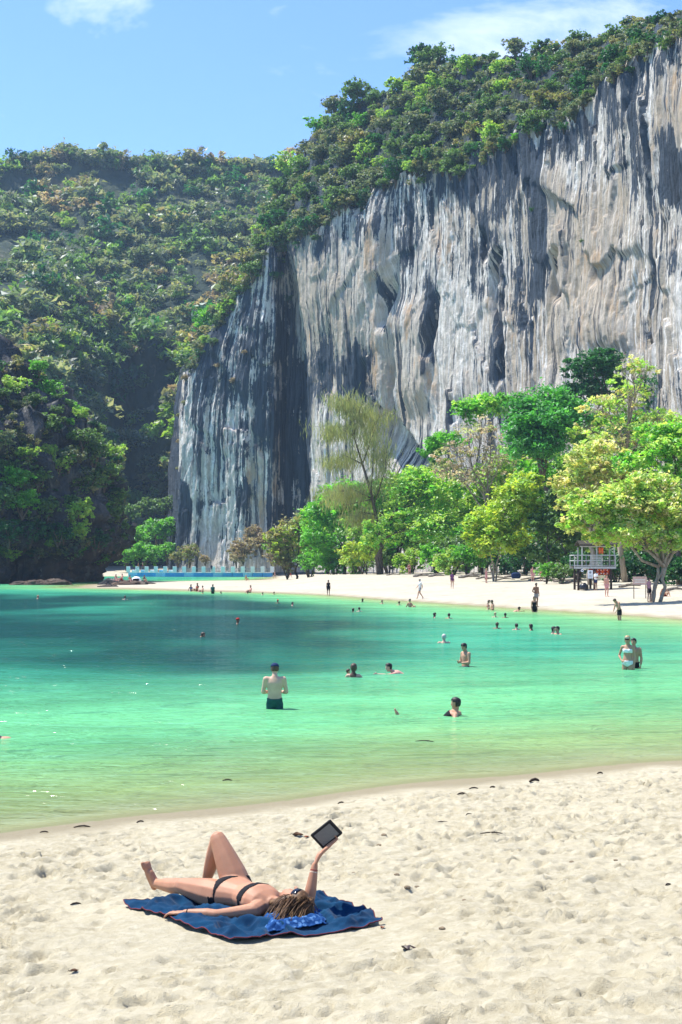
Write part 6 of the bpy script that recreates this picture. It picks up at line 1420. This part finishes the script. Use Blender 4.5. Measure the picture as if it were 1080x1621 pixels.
M_LEAFD = plain('dead_leaf', (0.10, 0.05, 0.025), .7, .25, .4, 25); M_STICK = plain('dark_stick', (0.045, 0.032, 0.024), .85, .2, .35, 20)
def on_sand(px, py):
    z = .4
    for _ in range(40):
        p = on_plane(px, py, z); z = .5 * z + .5 * sand_h(p[0], p[1])
    p = on_plane(px, py, z); return Vector((p[0], p[1], sand_h(p[0], p[1])))
def leaf(px, py, size, rz, curl, label, mat=None, seed=0):
    p = on_sand(px, py); n, m = 15, 9; r = np.random.RandomState(seed); V = []
    for i in range(n):
        for j in range(m):
            a = i / (n - 1.); b = j / (m - 1.) * 2 - 1; w = math.sin(math.pi * a ** .8) * .34 + .004
            V.append((( a - .5), b * w, curl * (b * b * w * 1.4) + curl * .35 * (a - .5) ** 2 * 2 + .03 * math.sin(9 * a + 3 * b + seed)))
    V = np.array(V) * size; V[:, 2] -= V[:, 2].min() - .004
    t = thing('dry_leaf', label, 'leaf', p, rz, 'dry leaves on the sand')
    o = link('blade', mesh_np('blade', V, grid_faces(n, m)), mat or M_LEAFD, t); sd = o.modifiers.new('t', 'SOLIDIFY'); sd.thickness = .002
    mb = MB(); z0 = V[4 * n // 8 * 0 + m // 2][2]; mb.tube([(-.5 * size, 0, z0), (-.66 * size, .03 * size, z0 + .01), (-.78 * size, .02 * size, .008)], [.004, .003, .002], 5); mb.build('stalk', M_STICK, t)
leaf(655, 1509, .16, .3, .5, 'large dark curled leaf on the sand beyond the towel corner', plain('dark_leaf', (0.035, 0.018, 0.014), .5, .4, .3, 25), 1)
leaf(642, 1504, .09, 2.0, .6, 'small dark leaf touching the large curled one', plain('dark_leaf', (0.035, 0.018, 0.014), .5, .4, .3, 25), 2)
leaf(472, 1323, .12, -.2, .5, 'crumpled brown leaf on the sand beside the e-reader', None, 3)
leaf(486, 1326, .07, .9, .5, 'small reddish leaf beside the crumpled brown one', plain('red_leaf', (0.30, 0.10, 0.05), .7, .25, .3, 25), 4)
leaf(118, 1539, .06, .5, .5, 'tiny dark leaf alone on the trampled sand', None, 5)
leaf(606, 1470, .05, 1.2, .5, 'little red-brown leaf at the towel tip', plain('red_leaf', (0.30, 0.10, 0.05), .7, .25, .3, 25), 6)
def stick(px, py, L, rz, rad, label, bend=.12, name='stick', cat='stick', water=False, mat=None):
    p = on_sand(px, py) if not water else Wp(px, py); mb = MB(); pts = [(-.5 * L, 0, rad * .5), (-.2 * L, bend * L * .7, rad * 1.5), (.1 * L, bend * L, rad * 1.8), (.35 * L, bend * L * .5, rad * 1.2), (.5 * L, -.02 * L, rad * .6)]
    mb.tube(pts, [rad * .6, rad, rad * 1.05, rad * .9, rad * .45], 7)
    if L / rad > 14: mb.tube([pts[2], (.16 * L, bend * L + .10 * L, rad * 2.2), (.2 * L, bend * L + .16 * L, rad * 1.5)], [rad * .6, rad * .45, rad * .2], 5)
    o = mb.build(name, mat or M_STICK, smooth=True, label=label, cat=cat, group='sticks and driftwood on the near beach'); o.location = p; o.rotation_euler = (0, 0, rz)
stick(778, 1320, .24, .05, .007, 'thin dark bowed twig on the open sand')
stick(846, 1238, .17, .5, .022, 'short thick black piece of driftwood at the water edge', .04)
stick(750, 1249, .13, .2, .010, 'flat dark stick on the wet sand beside the thick driftwood')
stick(731, 1258, .14, .4, .012, 'crooked dark stick just above the wet sand', .08)
stick(780, 1247, .08, .1, .010, 'stubby dark chip on the wet sand line', .02)
stick(540, 1272, .10, .6, .010, 'small dark stick on the wet sand below the green shallows', .05)
stick(130, 1310, .20, .15, .010, 'dark slim stick lying along the wet sand line')
stick(222, 1302, .10, .7, .010, 'short tilted dark stick on the wet sand line', .05)
stick(70, 1318, .10, .1, .008, 'little twig half sunk in the wet sand', .05)
stick(950, 1225, .09, .2, .012, 'small dark chip near the shaded wet sand', .04)
stick(742, 1290, .14, 1.0, .006, 'thin crooked twig above the wet sand')
stick(700, 1302, .18, .1, .005, 'long fine twig lying flat on the sand')
stick(1058, 1402, .10, .9, .007, 'short dark twig on the trampled sand')
stick(120, 1432, .09, .3, .007, 'short dark twig beside the towel tip')
stick(672, 1174, .34, -.25, .009, 'thin dark twig floating on the green water', .10, water=True)
stick(360, 1236, .14, .1, .010, 'small dark twig floating in the shallows', .08, water=True)
def pebbles():
    r = np.random.RandomState(77); nm = ['round', 'flat', 'pitted', 'pale', 'rough', 'dark', 'lumpy', 'grey', 'tiny', 'brown', 'egg-shaped', 'broken']
    spots = [(608, 1322), (600, 1338), (628, 1385), (735, 1425), (560, 1384), (645, 1405), (660, 1404), (700, 1470), (870, 1470), (905, 1365), (975, 1362), (1000, 1440)]
    wh = ['beyond the e-reader', 'near the e-reader hand', 'on the scuffed patch', 'on the open sand', 'by the bracelet arm', 'in a footprint', 'beside a footprint', 'on the trampled slope', 'far from the towel', 'below the bowed twig', 'on the upper wet edge', 'among deep footprints']
    for i, (px, py) in enumerate(spots):
        p = on_sand(px, py); s = r.uniform(.012, .026); V, Fs = sphere_np(12, 8); V = V * (1 + .3 * fbm(V * 1.5 + i * 5, 3))[:, None] * [s * 1.3, s, s * .7]
        o = link('pebble', mesh_np('pebble', V, Fs), plain('coral_pebble', (0.22, 0.17, 0.11), .9, .1, .4, 40), label=f'{nm[i]} coral lump {wh[i]}', cat='pebble', group='coral lumps on the near sand'); o.location = p
pebbles()
# ------------------------------------------------------------------ air
def haze():
    m = bpy.data.materials.new('haze'); m.use_nodes = True; t = m.node_tree; t.nodes.clear()
    o = t.nodes.new('ShaderNodeOutputMaterial'); v = t.nodes.new('ShaderNodeVolumePrincipled')
    v.inputs['Color'].default_value = (0.50, 0.74, 1.0, 1); v.inputs['Density'].default_value = 0.00015; v.inputs['Anisotropy'].default_value = 0.2
    t.links.new(v.outputs[0], o.inputs['Volume'])
    mb = MB(); mb.box((0, 1150, 126), (3400, 3000, 272))
    mb.build('haze', m, kind='stuff', label='thin blue sea haze filling the bay', cat='haze')
haze()
